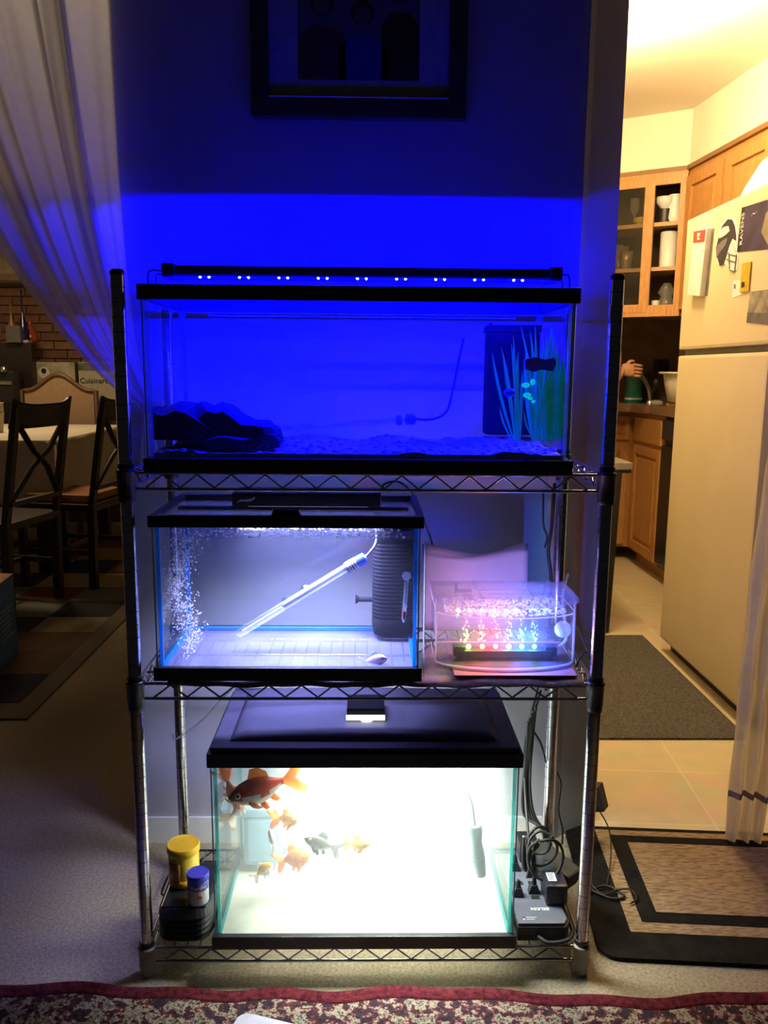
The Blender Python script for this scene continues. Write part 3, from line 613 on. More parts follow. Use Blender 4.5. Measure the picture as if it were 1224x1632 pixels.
fish('large_goldfish', F(364,1274,.03), F(450,1246,.07), 'large red and white goldfish facing left near the surface of the bottom tank', [red, white_s, fino, eye_w, eye_b], depth=.52, fancy=1.0, eye=.06)
fish('orange_goldfish', F(382,1290,.10), F(362,1245,.12), 'orange goldfish nosing downward in the top left corner of the bottom tank', [orange, gold, fino, eye_w, eye_b], depth=.50, fancy=1.2)
fish('pale_goldfish', F(395,1268,.13), F(372,1298,.13), 'pale white goldfish with trailing tail below the large red one', [white_s, white_s, finw, eye_w, eye_b], depth=.42, fancy=1.2)
fish('small_orange_goldfish', F(474,1308,.10), F(446,1305,.13), 'small orange goldfish facing right below the large red tail', [gold, yel, fino, eye_w, eye_b], depth=.62, fancy=1.2)
fish('calico_goldfish', F(430,1322,.09), F(436,1347,.10), 'small white goldfish with an orange cap seen head-on in the bottom tank', [white_s, white_s, finw, eye_w, eye_b], depth=.55, fancy=1.3, roll=.8)
fish('fluffy_goldfish', F(493,1362,.12), F(455,1372,.14), 'round bright orange goldfish left of the grey fish', [orange, orange, fino, eye_w, eye_b], depth=.72, thick=.45, fancy=1.1)
fish('grey_goldfish', F(485,1336,.08), F(528,1350,.10), 'slim dark grey goldfish with forked tail in the middle of the bottom tank', [grey_s, grey_l, fing, eye_w, eye_b], depth=.44, thick=.26, fancy=.95)
fish('far_goldfish', F(590,1346,.06), F(558,1345,.09), 'blurry yellow goldfish right behind the grey fish', [yel, yel, fino, eye_w, eye_b], depth=.42, fancy=.9)
fish('cream_goldfish', F(434,1376,.12), F(412,1394,.12), 'cream yellow goldfish low at the left of the bottom tank', [yel, white_s, finw, eye_w, eye_b], depth=.72, fancy=1.0)
pinkish = fm('pink', (.70, .55, .62)); fish('pink_fish', F(617,1049,.03), F(585,1055,.05), 'small pink fish with dark back markings on the floor of the middle tank', [pinkish, pinkish, clear('fin_blue', (.85, .88, 1), 1.1, .3, haze=.5, hazecol=(.5, .55, .9)), eye_b, eye_b], depth=.50, fancy=.9)
# filter intakes seen in the white tank
ig = mat('intake_grey', (.10, .19, .20), .5)
it = thing('intake_strainer', tuple(at(760, 1390, y=.27)), 'grey pump with cord at the right back of the bottom tank', 'pump')
q = MB(); a, b = at(757, 1315, y=.09), at(762, 1365, y=.09); q.tube([a, a.lerp(b, .15), a.lerp(b, .5), b], [.012, .015, .011, .014], 12); build('pump_body', q, ig, it)
q = MB(); q.tube([b, at(767, 1395, y=.09)], [.015, .010], 12); build('strainer', q, ig, it)
q = MB(); q.tube(smooth_path([a, at(752, 1280, y=.09), at(742, 1255, y=.10), at(738, 1240, y=.11)], 6), .0022, 8); build('pump_cord', q, ig, it)
it = thing('blue_filter_column', tuple(at(420, 1440, y=.24)), 'tall pale blue filter box standing at the left back of the bottom tank', 'filter')
q = MB(); a, b = at(390, 1290, y=.25), at(455, 1455, y=.25); q.box((a.x, .215, .10), (b.x-.005, .285, a.z), .012); build('filter_box', q, mat('pale_blue', (.16, .33, .45), .5), it)
q = MB(); q.box((a.x-.004, .213, a.z), (b.x-.001, .288, a.z+.02), .005); build('filter_lid', q, mat('pale_blue', (.16, .33, .45), .5), it)
# ================================================================ BUBBLE TANK (curved acrylic)
bt = thing('curved_acrylic_tank', (.285, .14, .633), 'small clear plastic tank with curved front and coloured lights on the middle shelf', 'fish tank')
def dshape(x0, x1, yb, yf, dep, n=22):
    pts = [(x0, yb)]
    for k in range(n+1):
        t = k/n; pts.append((x0+(x1-x0)*t, yf-dep*(1-(2*t-1)**2)**.6 if 0 < t < 1 else yf))
    return pts+[(x1, yb)]
D0 = dshape(.136, .412, .195, .078, .045); D1 = dshape(.138, .410, .193, .0785, .0435)
def shell(q, P0, P1, z0, z1):
    n = len(P0); vs = [(x, y, z) for P in (P0, P1) for z in (z0, z1) for (x, y) in P]; fs = []
    for i in range(n):
        j = (i+1) % n; fs += [(i, j, n+j, n+i), (2*n+j, 2*n+i, 3*n+i, 3*n+j), (n+i, n+j, 3*n+j, 3*n+i), (j, i, 2*n+i, 2*n+j)]
    q.add(vs, fs, False)
q = MB(); shell(q, D0, D1, .6335, .762); build('tank_wall', q, clear_plastic, bt)
q = MB(); q.prism(D0, .6325, .6355); build('tank_floor', q, clear('floor_plastic', (.8, .82, .82), 1.6, .05, haze=.25, hazecol=(.35, .36, .36)), bt)
q = MB(); shell(q, dshape(.1355, .4125, .1955, .0775, .0455), D0, .736, .739); shell(q, dshape(.1352, .4128, .1958, .0770, .0460), D0, .6335, .6375); build('moulded_line', q, clear('moulded', (.8, .8, .85), 1.6, .05, haze=.5, hazecol=(.8, .75, .85)), bt)
for xv in (.1355, .4095): q = MB(); q.box((xv, .074, .6375), (xv+.003, .079, .757)); build('wall_edge', q, clear('moulded', (.8, .8, .85)), bt)
q = MB(); q.prism(dshape(.1385, .4095, .1925, .079, .043), .6365, .740); build('water', q, water_bub, bt)
lidp = clear('lid_plastic', (.90, .90, .95), 1.4, .08, haze=.16, hazecol=(.7, .7, .9))
q = MB(); shell(q, dshape(.130, .418, .201, .075, .048), dshape(.1355, .4125, .1955, .0775, .0456), .758, .766); q.prism(dshape(.132, .416, .199, .076, .047), .766, .769); build('tank_lid', q, lidp, bt)
q = MB(); q.box((.222, .055, .769), (.326, .058, .773)); q.box((.222, .058, .769), (.225, .190, .773)); q.box((.323, .058, .769), (.326, .190, .773)); q.box((.225, .12, .769), (.323, .1225, .772))
q.box((.176, .12, .769), (.182, .126, .784)); q.box((.37, .15, .769), (.376, .156, .782)); build('lid_rib', q, lidp, bt)
q = MB(); q.box((.188, .055, .769), (.206, .09, .771)); q.box((.175, .10, .769), (.209, .112, .775), .001); build('feeding_flap', q, lidp, bt)
# air bar with coloured LEDs
ab = thing('led_air_bar', (.275, .11, .645), 'black air bar with six coloured lights inside the small curved tank', 'air stone')
q = MB(); a, b = at(728, 1040, y=.10), at(880, 1037, y=.10); zb_ = a.z
q.box((a.x, .085, zb_-.007), (b.x, .115, zb_+.009), .004); build('bar_body', q, black_plastic, ab)
for x in (a.x+.004, b.x-.004):
    q = MB(); q.lathe([(.012, -.020), (.016, -.018), (.006, -.012), (.005, -.002)], (x, .10, zb_), 14); q.box((x-.012, .088, zb_-.004), (x+.012, .112, zb_+.016), .003); build('suction_foot', q, black_plastic, ab)
cols = [(.45, 1, .08), (1, .14, .03), (1, .05, .03), (.55, .9, 1), (.03, 1, .35), (.03, .10, 1)]
pwr = [.34, .55, 1.3, .42, .40, 3.6]
for k, (u, c, e) in enumerate(zip((747, 769, 790, 811, 832, 852), cols, pwr)):
    p = at(u, 1031, y=.084); q = MB(); q.ell((p.x, .086, p.z), (.0048, .0035, .0048), 12, 7)
    o = build('led', q, mat('led_%d' % k, c, .4, emit=c, estr=34), ab); o['label'] = ('yellow-green', 'orange', 'red', 'white-cyan', 'green', 'blue')[k]+' light'
    point('bar_led_light_%d' % k, (p.x, .10, p.z+.016), e, c, .004)
q = MB(); p0 = at(885, 1035, y=.10); q.tube(smooth_path([p0, at(902, 1018, y=.11), at(900, 985, y=.12), at(897, 950, y=.14), at(905, 915, y=.2)], 6), .0028, 8)
o = build('bar_airline', q, clear('airline_clear', (.85, .85, .8), 1.5, .1, haze=.3), ab)
q = MB(); q.ell(at(897, 1003, y=.11), (.017, .017, .017), 18, 10); o = build('moss_ball', q, clear('float_ball', (.8, .8, .85), 1.3, .1, haze=.45), loc=at(897, 1003, y=.11)); tag(o, 'pale floating ball at the right end of the small curved tank', 'ball')
q = MB(); random.seed(21)
for (u0, n) in ((742, 16), (768, 16), (790, 8), (811, 8), (832, 12), (852, 14)):
    for k in range(n*2):
        p = at(u0+random.gauss(0, 3), random.uniform(975, 1022), y=.10); r = random.uniform(.0006, .0016); q.ell(p, (r, r, r*random.uniform(1, 2.5)), 6, 4)
for k in range(1300):
    i_ = random.randint(2, len(D1)-4); w_ = random.random(); P = (D1[i_][0]*(1-w_)+D1[i_+1][0]*w_, D1[i_][1]*(1-w_)+D1[i_+1][1]*w_); t = random.uniform(.1, 1); y = P[1]+(.185-P[1])*(1-t); r = random.uniform(.0010, .0026); x = .274+(P[0]-.274)*.97
    q.ell((x, min(y+.004, .187), .7405), (r, r, r*.7), 6, 4)
o = build('air_bubbles', q, bub_m, loc=(.28, .1, .64)); tag(o, 'strings of air bubbles rising in the small curved tank', 'bubbles', kind='stuff')
# sheets and mats around
q = MB(); q.grid(lambda u, v: (at(688+u*190, 0, y=.30).x, .290+.018*v-.012*math.sin(u*5), .636+v*(.18+.010*math.cos(u*6))), 20, 8, .0006)
o = build('paper_sheet', q, paper, loc=(.27, .3, .636)); tag(o, 'white paper sheet propped upright behind the small curved tank', 'paper')
q = MB(); q.grid(lambda u, v: (.1085+.016*u+.010*v*0, .0+u*.27, .6325+v*(.205+.02*math.sin(u*3))), 8, 8, .0008)
o = build('folded_paper', q, mat('pale_paper', (.72, .76, .88), .8), loc=(.12, .1, .6325)); tag(o, 'upright white sheet between the middle tank and the small curved tank', 'paper')
q = MB(); q.grid(lambda u, v: (-.375+u*.79, -.016+v*(.09+.18*max(0, min(1, (u-.55)*8))), .6245+.0015*math.sin(u*25+v*5)+(.0012*math.sin(u*60) if v < .1 else 0)-(.006 if v < .02 else 0)), 70, 14, .0012)
o = build('shelf_cloth', q, mat('grey_cloth', (.42, .38, .44), .95, var=.2, scale=260, bump=.6), loc=(0, .1, .6225)); tag(o, 'thin grey textured cloth lining the middle shelf under the tanks', 'cloth')
q = MB(); q.box((.168, .010, .6275), (.405, .23, .6315), .001); o = build('pink_board', q, mat('pink_board', (.36, .15, .16), .8), loc=(.28, .1, .6275)); tag(o, 'thin pink board under the small curved tank', 'board')
# ================================================================ BOTTOM SHELF: LEFT
zs3 = .0635
pm = thing('air_pump', (-.365, .09, zs3), 'black ribbed air pump at the left of the bottom tank under two jars', 'pump')
q = MB(); rings = []
cxp, cyp = -.368, .095
for (z, s_) in [(zs3, .93), (zs3+.006, 1.0)]+[(zs3+.012+k*.006, 1.0 if k % 2 else .955) for k in range(8)]+[(zs3+.064, .94), (zs3+.070, .90)]:
    rings.append(rr(cxp, cyp, .056*s_, .088*s_, z, 28, 4.5))
q.ring(rings, True, True, False); build('pump_body', q, mat('pump_black', (.02, .02, .022), .45), pm)
q = MB(); q.box((cxp-.045, cyp-.075, zs3+.0695), (cxp+.045, cyp+.078, zs3+.073), .002); build('top_plate', q, mat('pump_gloss', (.012, .012, .014), .2), pm)
q = MB(); q.tube(smooth_path([(cxp-.03, cyp+.085, zs3+.03), (cxp-.02, .20, .16), (cxp-.045, .17, .15), (cxp-.062, .10, .12), (cxp-.05, .06, .135)], 6), .0022, 8); build('power_cord', q, rubber, pm)
jz = zs3+.0735
def jar(name, c, r, h, lidh, body, lidm, label, lid_label):
    t = thing(name, c, label, 'jar'); x, y, z = c
    q = MB(); q.lathe([(r*.90, 0), (r*.94, .002), (r*.93, h-lidh), (r*.88, h-lidh+.004)], c, 28); build('jar_body', q, body, t)
    q = MB(); q.lathe([(r*.97, h-lidh), (r, h-lidh+.002), (r, h-.002), (r*.94, h), (r*.9, h-.0012)], c, 28); o = build('lid', q, lidm, t); o['label'] = lid_label
    return t
yj = jar('yellow_food_jar', (-.384, .105, jz), .034, .088, .018, mat('jar_yellow', (.85, .60, .06), .35, var=.05), mat('lid_yellow', (.90, .52, .01), .4), 'large yellow plastic jar with yellow lid standing on the air pump', 'bright yellow screw lid')
q = MB()
def arc_patch(c, r, a0, a1, z0, z1, n=10): return lambda u, v: (c[0]+r*math.cos(a0+(a1-a0)*u), c[1]+r*math.sin(a0+(a1-a0)*u), z0+(z1-z0)*v)
q.grid(arc_patch((-.384, .105), .0325, -2.55, -1.60, jz+.012, jz+.058), 8, 2, .0003); build('jar_label', q, mat('label_orange', (.62, .20, .05), .5, var=.15, scale=90, col2=(.8, .45, .1)), yj)
q = MB(); q.grid(arc_patch((-.384, .105), .0328, -2.2, -.9, jz+.002, jz+.018), 8, 2, .0003); build('jar_label', q, mat('label_rust', (.60, .26, .03), .5, var=.3, scale=200, col2=(.85, .5, .1)), yj)
bj_c = (-.341, .040, jz)
bj = jar('blue_lid_jar', bj_c, .0225, .064, .014, mat('jar_silver', (.55, .56, .62), .3, var=.1), mat('lid_blue', (.04, .04, .50), .35), 'small silver jar with blue lid standing before the yellow jar', 'blue lid')
q = MB(); q.grid(arc_patch(bj_c, .0215, -3.0, -.1, jz+.032, jz+.050), 14, 2, .0003); build('jar_label', q, mat('label_blue', (.08, .08, .40), .5), bj)
q = MB(); q.grid(arc_patch(bj_c, .0216, -1.45, -1.0, jz+.016, jz+.027), 6, 2, .0004); o = build('fish_print', q, mat('print_red', (.6, .12, .05), .5), bj)
tx = text_mesh('Wardley', .0105, Matrix.Identity(4), .0002); tx.v = [(bj_c[0]+(.0222+v[2])*math.sin(v[0]/.0222+.25), bj_c[1]-(.0222+v[2])*math.cos(v[0]/.0222+.25), jz+.040+v[1]) for v in tx.v]
build('lettering', tx, white_plastic, bj)
# ================================================================ BOTTOM SHELF: RIGHT
ps = thing('surge_protector', (.365, .10, zs3), 'slate grey surge protector strip at the right of the bottom tank, its lettering upside down', 'power strip')
slate = mat('slate_plastic', (.085, .09, .12), .5)
q = MB(); q.prism([(.309, .012), (.408, .012), (.418, .030), (.402, .28), (.309, .28)], zs3, zs3+.030); build('strip_base', q, black_plastic, ps)
q = MB(); q.prism([(.311, .016), (.405, .016), (.413, .032), (.398, .276), (.311, .276)], zs3+.030, zs3+.036); build('strip_top', q, slate, ps)
zt3 = zs3+.0362
build('lettering', text_mesh('BELKIN', .0120, frame_mtx((.364, .062, zt3), (-1, 0, 0), (0, -1, 0)), .0003), white_plastic, ps)
q = MB(); q.box((.330, .034, zt3), (.352, .035, zt3+.0003)); q.box((.330, .028, zt3), (.347, .029, zt3+.0003)); build('printed_line', q, white_plastic, ps)
q = MB(); q.lathe([(.0015, 0), (.0015, .0006)], (.325, .0285, zt3), 10); build('status_light', q, mat('status', (.8, .9, .8), .4, emit=(.7, .9, .8), estr=1.2), ps)
q = MB(); q.lathe([(.0018, 0), (.0018, .0006)], (.325, .0345, zt3), 10); build('status_light', q, black_plastic, ps)
for (x, y) in ((.362, .10), (.335, .15), (.365, .15), (.335, .20), (.365, .20), (.392, .15)):
    q = MB(); q.box((x-.009, y-.006, zt3-.001), (x+.009, y+.006, zt3+.0006)); build('outlet', q, black_plastic, ps)
def plug(x, y, lab, rz=0):
    t = thing('black_plug', (x, y, zt3), lab, 'plug', 'plugs in the surge protector')
    q = MB(); q.prism([(-.012+x, zt3), (.012+x, zt3), (.010+x, zt3+.010), (.006+x, zt3+.020), (-.006+x, zt3+.020), (-.010+x, zt3+.010)], y-.008, y+.008, 'y'); build('plug_body', q, black_plastic, t)
    q = MB(); q.lathe([(.0055, .018), (.005, .022), (.0055, .024), (.0045, .028), (.005, .030), (.0035, .036)], (x, y, zt3), 10); build('strain_relief', q, rubber, t)
    return t
plug(.362, .118, 'black plug in the middle of the surge protector')
plug(.326, .108, 'black plug at the left edge of the surge protector against the tank')
plug(.335, .20, 'black plug at the rear left of the surge protector')
ad = thing('power_adapter', (.405, .10, zt3), 'black power adapter with white label on the right of the surge protector', 'power adapter')
q = MB(); q.box((.378, .070, zt3+.001), (.424, .130, zt3+.046), .007); build('adapter_body', q, mat('adapter_navy', (.012, .012, .022), .35), ad)
lb_m = mat('adapter_label', (.72, .73, .80), .5, scale=500, var=.3)
q = MB(); q.box((.386, .088, zt3+.0461), (.404, .118, zt3+.0466)); build('rating_label', q, lb_m, ad)
q = MB()
for k in range(6): q.box((.388, .092+k*.004, zt3+.0466), (.388+(.014 if k % 2 else .010), .0935+k*.004, zt3+.0468))
build('label_print', q, black_plastic, ad)
ad = thing('power_adapter', (.40, .19, zt3), 'long dark wedge-shaped power adapter behind the labelled one', 'power adapter')
q = MB(); q.T = Matrix.Translation((.417, .175, zt3+.03)) @ Matrix.Rotation(.75, 4, 'Z') @ Matrix.Rotation(.25, 4, 'X'); q.box((-.028, -.055, -.02), (.022, .05, .02), .005); build('adapter_body', q, mat('adapter_slate', (.025, .03, .034), .5), ad)
ad = thing('power_adapter', (.36, .24, zt3), 'dark power adapter with pale label under the tangled cords', 'power adapter')
q = MB(); q.box((.350, .225, zt3+.001), (.395, .285, zt3+.045), .006); build('adapter_body', q, black_plastic, ad)
q = MB(); q.box((.362, .240, zt3+.0451), (.385, .262, zt3+.0456)); build('rating_label', q, lb_m, ad)
def cord(pts, r, label, group=None, name='black_cable', m_=None, cat='cord'):
    q = MB(); P = smooth_path(pts, 7); q.tube(P, r, 8); o = build(name, q, m_ or rubber, loc=tuple(P[-1])); return tag(o, label, cat, group)
G = 'black cords in the tangle above the surge protector'
random.seed(31)
for k in range(5):
    r = random.uniform(-.006, .006); s_ = .007*(k-2)
    cord([at(842+k*3, 1150-k*6, y=.27), at(838+k*2, 1210, y=.27), at(833+k*3, 1260, y=.26+r), at(836+k*4, 1300, y=.25), at(862+k*3, 1320+k*4, y=.23), at(868+k*2, 1360+k*3, y=.21), at(850, 1392+k*2, y=.20), at(834+k, 1380, y=.20+s_*.4), at(836+k*2, 1335, y=.21), at(850+k*2, 1350, y=.19+s_*.5), at(847+s_*500, 1400, y=.17)],
         .0032, 'black cord looping in the tangle above the surge protector', G)
for k in range(3):
    c_ = at(858+6*k, 1340+14*k, y=.155-.02*k); rr_ = .026+.006*k
    cord([c_+Vector((rr_*math.cos(a*.7+k), .006*math.sin(a*1.3), rr_*1.25*math.sin(a*.7+k))) for a in range(10)], .0033, ('small', 'middle', 'large')[k]+' black cord loop standing up behind the labelled adapter', G)
cord([(.362, .118, zt3+.034), at(846, 1365, y=.13), at(842, 1330, y=.15), at(838, 1280, y=.2), at(836, 1240, y=.25)], .003, 'black cord rising straight from the middle plug', None)
cord([at(862, 1100, y=.31), at(850, 1140, y=.31), at(838, 1180, y=.31), at(836, 1230, y=.30)], .003, 'black cord hanging beside the bottom tank lid, left of the pair')
cord([at(858, 1095, y=.32), at(846, 1150, y=.33), at(862, 1185, y=.33), at(870, 1215, y=.33)], .0024, 'thin black cord curving right beside the bottom tank lid')
cord([at(866, 780, y=.37), at(866, 835, y=.37), at(872, 855, y=.37), at(868, 873, y=.37)], .0024, 'thin black cord hanging behind the middle shelf beside the right back post')
cord([at(884, 770, y=.38), at(879, 840, y=.38), at(874, 880, y=.38), at(878, 920, y=.38), at(876, 1000, y=.38), at(870, 1100, y=.38)], .0040, 'thick black cord hanging behind the middle shelf at the right')
cord([at(888, 1232, y=.40), at(894, 1250, y=.41), at(890, 1290, y=.43), at(896, 1320, y=.44), at(896, 1345, y=.44)], .0024, 'thin black cord hanging down the wall right of the back post')
cord([at(900, 1100, y=.12), at(930, 1040, y=.10), at(940, 1050, y=.14), at(925, 1010, y=.2), at(914, 985, y=.24)], .0016, 'thin black cord at the right end of the middle shelf')
cord([(.35, .008, zs3+.012), (.37, -.006, zs3+.008), (.408, .002, zs3+.008), (.426, .03, zs3+.010), (.424, .08, zs3+.012), (.410, .13, zs3+.03)], .0045, 'thick black cord curling around the right end of the surge protector')
cord([at(951, 1285, y=.46), at(970, 1320, y=.44), at(974, 1360, y=.38), at(968, 1410, z=.012)], .0018, 'thin cord trailing from the wall onto the striped rug')
cord([at(935, 1400, z=.03), at(960, 1425, z=.015), at(985, 1418, z=.02), at(1005, 1418, z=.018), at(1015, 1432, z=.018), at(1005, 1440, z=.016)], .0020, 'thin dark cord curling on the striped rug')
cord([at(925, 1425, z=.02), at(965, 1412, z=.018), at(995, 1428, z=.016), at(975, 1432, z=.016), at(940, 1418, z=.018)], .0030, 'tangled dark cord bundle lying on the edge of the striped rug')
cord([at(370, 1098, y=.28), at(352, 1115, y=.30), at(325, 1145, y=.33), at(300, 1165, y=.33), at(280, 1178, y=.325), at(275, 1170, y=.33)], .0022, 'clear air tube slanting down to the left back post', None, 'air_tube', clear('tube_grey', (.8, .8, .8), 1.5, .1, haze=.3, hazecol=(.7, .7, .7)), 'tube')
# small dark device on the wall's angled end
wd = thing('wall_power_supply', tuple(at(955, 1275, y=.60)), 'dark box-shaped power supply on the wall end beside the right front post', 'power supply')
q = MB(); c = at(944, 1268, y=.50); q.T = Matrix.Translation(c) @ Matrix.Rotation(.96, 4, 'Z') @ Matrix.Rotation(-.30, 4, 'X'); q.box((-.020, -.030, -.036), (.018, -.006, .030), .003); build('supply_body', q, mat('supply_dark', (.03, .03, .028), .5), wd)
# ================================================================ PICTURE ON THE WALL
pf = thing('framed_photograph', (-.024, .47, 1.757), 'dark framed family photograph hanging above the tanks in blue light', 'picture')
x0, x1, z0, z1, yf = -.262, .213, 1.757, 2.34, .452
fr = mat('frame_dark', (.045, .040, .035), .35, var=.2)
q = MB()
for (a, b) in (((x0, yf, z0), (x1, .479, z0+.040)), ((x0, yf, z1-.04), (x1, .479, z1)), ((x0, yf, z0+.04), (x0+.040, .479, z1-.04)), ((x1-.04, yf, z0+.04), (x1, .479, z1-.04))): q.box(a, b, .004)
build('frame', q, fr, pf)
q = MB()
for (a, b) in (((x0+.04, .4515, z0+.0402), (x1-.04, .466, z0+.0425)),): q.box(a, b)
o = build('inner_lip', q, mat('silver_lip', (.9, .9, .92), .35), pf)
q = MB(); q.box((x0+.04, .468, z0+.04), (x1-.04, .478, z1-.04)); build('mat_board', q, mat('mat_board', (.42, .40, .42), .8), pf)
px0, px1, pz0 = at(475, 128, y=.467).x, at(668, 128, y=.467).x, at(570, 128, y=.467).z
q = MB(); q.box((px0, .4665, pz0), (px1, .468, z1-.10)); ph = build('photo', q, mat('photo_bg', (.12, .10, .13), .3), pf)
def fig(cx_, wv, col, hz, nm, hair):
    q = MB(); q.prism([(cx_-wv, pz0+.001), (cx_+wv, pz0+.001), (cx_+wv*.95, hz-.07), (cx_+wv*.5, hz-.045), (cx_-wv*.5, hz-.045), (cx_-wv*.95, hz-.07)], .4658, .4664, 'y'); o = build(nm, q, col, ph)
    q = MB(); q.lathe([(.026, 0), (.026, .0005)], (cx_, .4655, hz), 20, 'y'); build('printed_hair', q, hair, ph)
    q = MB(); q.lathe([(.018, 0), (.018, .0005)], (cx_, .4650, hz-.006), 20, 'y'); build('printed_face', q, mat('photo_face', (.14, .08, .07), .4), ph)
pw = (px1-px0)
fig(px0+pw*.20, pw*.20, mat('photo_red', (.13, .02, .03), .4), 1.992, 'printed_figure', mat('photo_hair', (.02, .015, .02), .4))
fig(px0+pw*.53, pw*.20, mat('photo_blue', (.01, .03, .22), .4), 1.975, 'printed_figure', mat('photo_hair', (.02, .015, .02), .4))
fig(px0+pw*.84, pw*.158, mat('photo_black', (.01, .01, .015), .4), 2.02, 'printed_figure', mat('photo_hair', (.02, .015, .02), .4))
# ================================================================ CURTAINS
def sheer(name, col, alpha):
    m = bpy.data.materials.new(name); m.use_nodes = True; N = m.node_tree.nodes; L = m.node_tree.links; N.remove(N['Principled BSDF'])
    tr = N.new('ShaderNodeBsdfTransparent'); d = N.new('ShaderNodeBsdfDiffuse'); t = N.new('ShaderNodeBsdfTranslucent')
    tc = N.new('ShaderNodeTexCoord'); nz = N.new('ShaderNodeTexNoise'); nz.inputs['Scale'].default_value = 40; L.new(tc.outputs['Object'], nz.inputs[0])
    for n_ in (d, t): n_.inputs[0].default_value = (*col, 1)
    a = N.new('ShaderNodeMixShader'); a.inputs[0].default_value = .5; L.new(d.outputs[0], a.inputs[1]); L.new(t.outputs[0], a.inputs[2])
    mr = N.new('ShaderNodeMapRange'); mr.inputs[3].default_value = alpha-.06; mr.inputs[4].default_value = alpha+.06; L.new(nz.outputs['Fac'], mr.inputs[0])
    b = N.new('ShaderNodeMixShader'); L.new(mr.outputs[0], b.inputs[0]); L.new(tr.outputs[0], b.inputs[1]); L.new(a.outputs[0], b.inputs[2]); L.new(b.outputs[0], N['Material Output'].inputs[0]); return m
sheer_m = sheer('sheer_cloth', (.84, .80, .76), .74)
ct = thing('sheer_curtain', (-.8, .44, 1.1), 'sheer off-white curtain swept to the right and tied at the wall edge, upper left', 'curtain')
def drape(u, v):
    T0 = Vector((-.552-.74*u, 2.56)); C0 = Vector((-.575-.33*u, 1.32+.03*u)); E0 = Vector((-.500-.004*u, 1.135-.035*u))
    P = (1-v)**2*T0+2*v*(1-v)*C0+v*v*E0
    amp = .024*(1-v)**.7+.006
    return (P.x+.006*math.sin(u*40)*(1-v), .440+amp*(1.1*math.sin(u*21+1.4*math.sin(u*7))+.32*math.sin(u*57+2*v)+.15*math.sin(u*97-v*3))-.012*v, P.y)
q = MB(); q.grid(drape, 110, 50); build('panel', q, sheer_m, ct)
q = MB(); q.lathe([(.020, -.012), (.023, 0), (.020, .012)], (-.502, .428, 1.115), 16); build('tieback', q, sheer('tie_cloth', (.7, .65, .65), .9), ct)
q = MB(); q.grid(lambda u, v: (-.515+(u-.35)*(.015+.05*v), .430+.010*math.sin(u*14), 1.105-v*.18), 24, 12); build('tail', q, sheer_m, ct)
ct2 = thing('sheer_curtain', (.98, .45, .0), 'crumpled sheer curtain tail hanging at the right edge before the refrigerator', 'curtain')
sheer2 = sheer('sheer_cloth_heavy', (.62, .56, .52), .88)
def drape2(u, v):
    xl = .942-.012*v+.0; wd_ = .088+.012*math.sin(v*3)-.0*v
    x = xl+u*wd_+(0.10*(1-v)**6)
    return (x, .455+.012*math.sin(u*17+v*1.3)+.004*math.sin(v*30+u*8), 1.35*(1-v)+.012+.006*math.sin(u*5)*v)
q = MB(); q.grid(drape2, 40, 60); build('panel', q, sheer2, ct2)
q = MB(); q.grid(lambda u, v: tuple(Vector(drape2(u, .90+.012*v))+Vector((0, -.0015, 0))), 40, 2, .0006); build('hem', q, sheer('hem_cloth', (.45, .41, .42), .95), ct2)
# ================================================================ RUGS
tan = mat('rug_tan', (.46, .32, .175), .95, var=.22, scale=110, bump=1.0, bscale=200, spec=.1, stretch=(.45, 2.2, 1), col2=(.20, .13, .065)); blk = mat('rug_black', (.018, .016, .013), .95, var=.2, bump=.8, bscale=260, spec=.1)
rb = thing('striped_rug', (.95, .27, .0), 'tan and black bordered rug on the floor right of the rack', 'rug')
def rrect(x0, y0, x1, y1, r, n=5):
    P = []
    for (cx_, cy_, a0) in ((x1-r, y1-r, 0), (x0+r, y1-r, PI/2), (x0+r, y0+r, PI), (x1-r, y0+r, 1.5*PI)):
        for k in range(n+1): a = a0+k*PI/2/n; P.append((cx_+r*math.cos(a), cy_+r*math.sin(a)))
    return P
RM = Matrix.Translation((.49, .045, 0)) @ Matrix.Rotation(-.075, 4, 'Z')
def rug_layer(nm, x0, y0, x1, y1, r, z0, z1, m_):
    q = MB(); q.T = RM; q.prism(rrect(x0, y0, x1, y1, r), z0, z1); return build(nm, q, m_, rb)
rug_layer('border', 0, -.012, 1.05, .495, .04, .0022, .010, blk)
rug_layer('border_band', .080, .070, .97, .478, .004, .010, .0112, tan)
rug_layer('inner_band', .112, .104, .94, .452, .004, .0112, .0124, blk)
rug_layer('field', .152, .138, .90, .418, .004, .0124, .0138, tan)
q = MB(); q.box((0.62, 1.075, .002), (1.27, 2.165, .009), .002); o = build('grey_mat', q, mat('mat_grey', (.13, .12, .11), .95, var=.35, scale=110, bump=.8, bscale=300, stretch=(1, 2, 1)), loc=(.95, 1.6, .002)); tag(o, 'dark grey woven mat on the kitchen floor beside the refrigerator', 'mat')
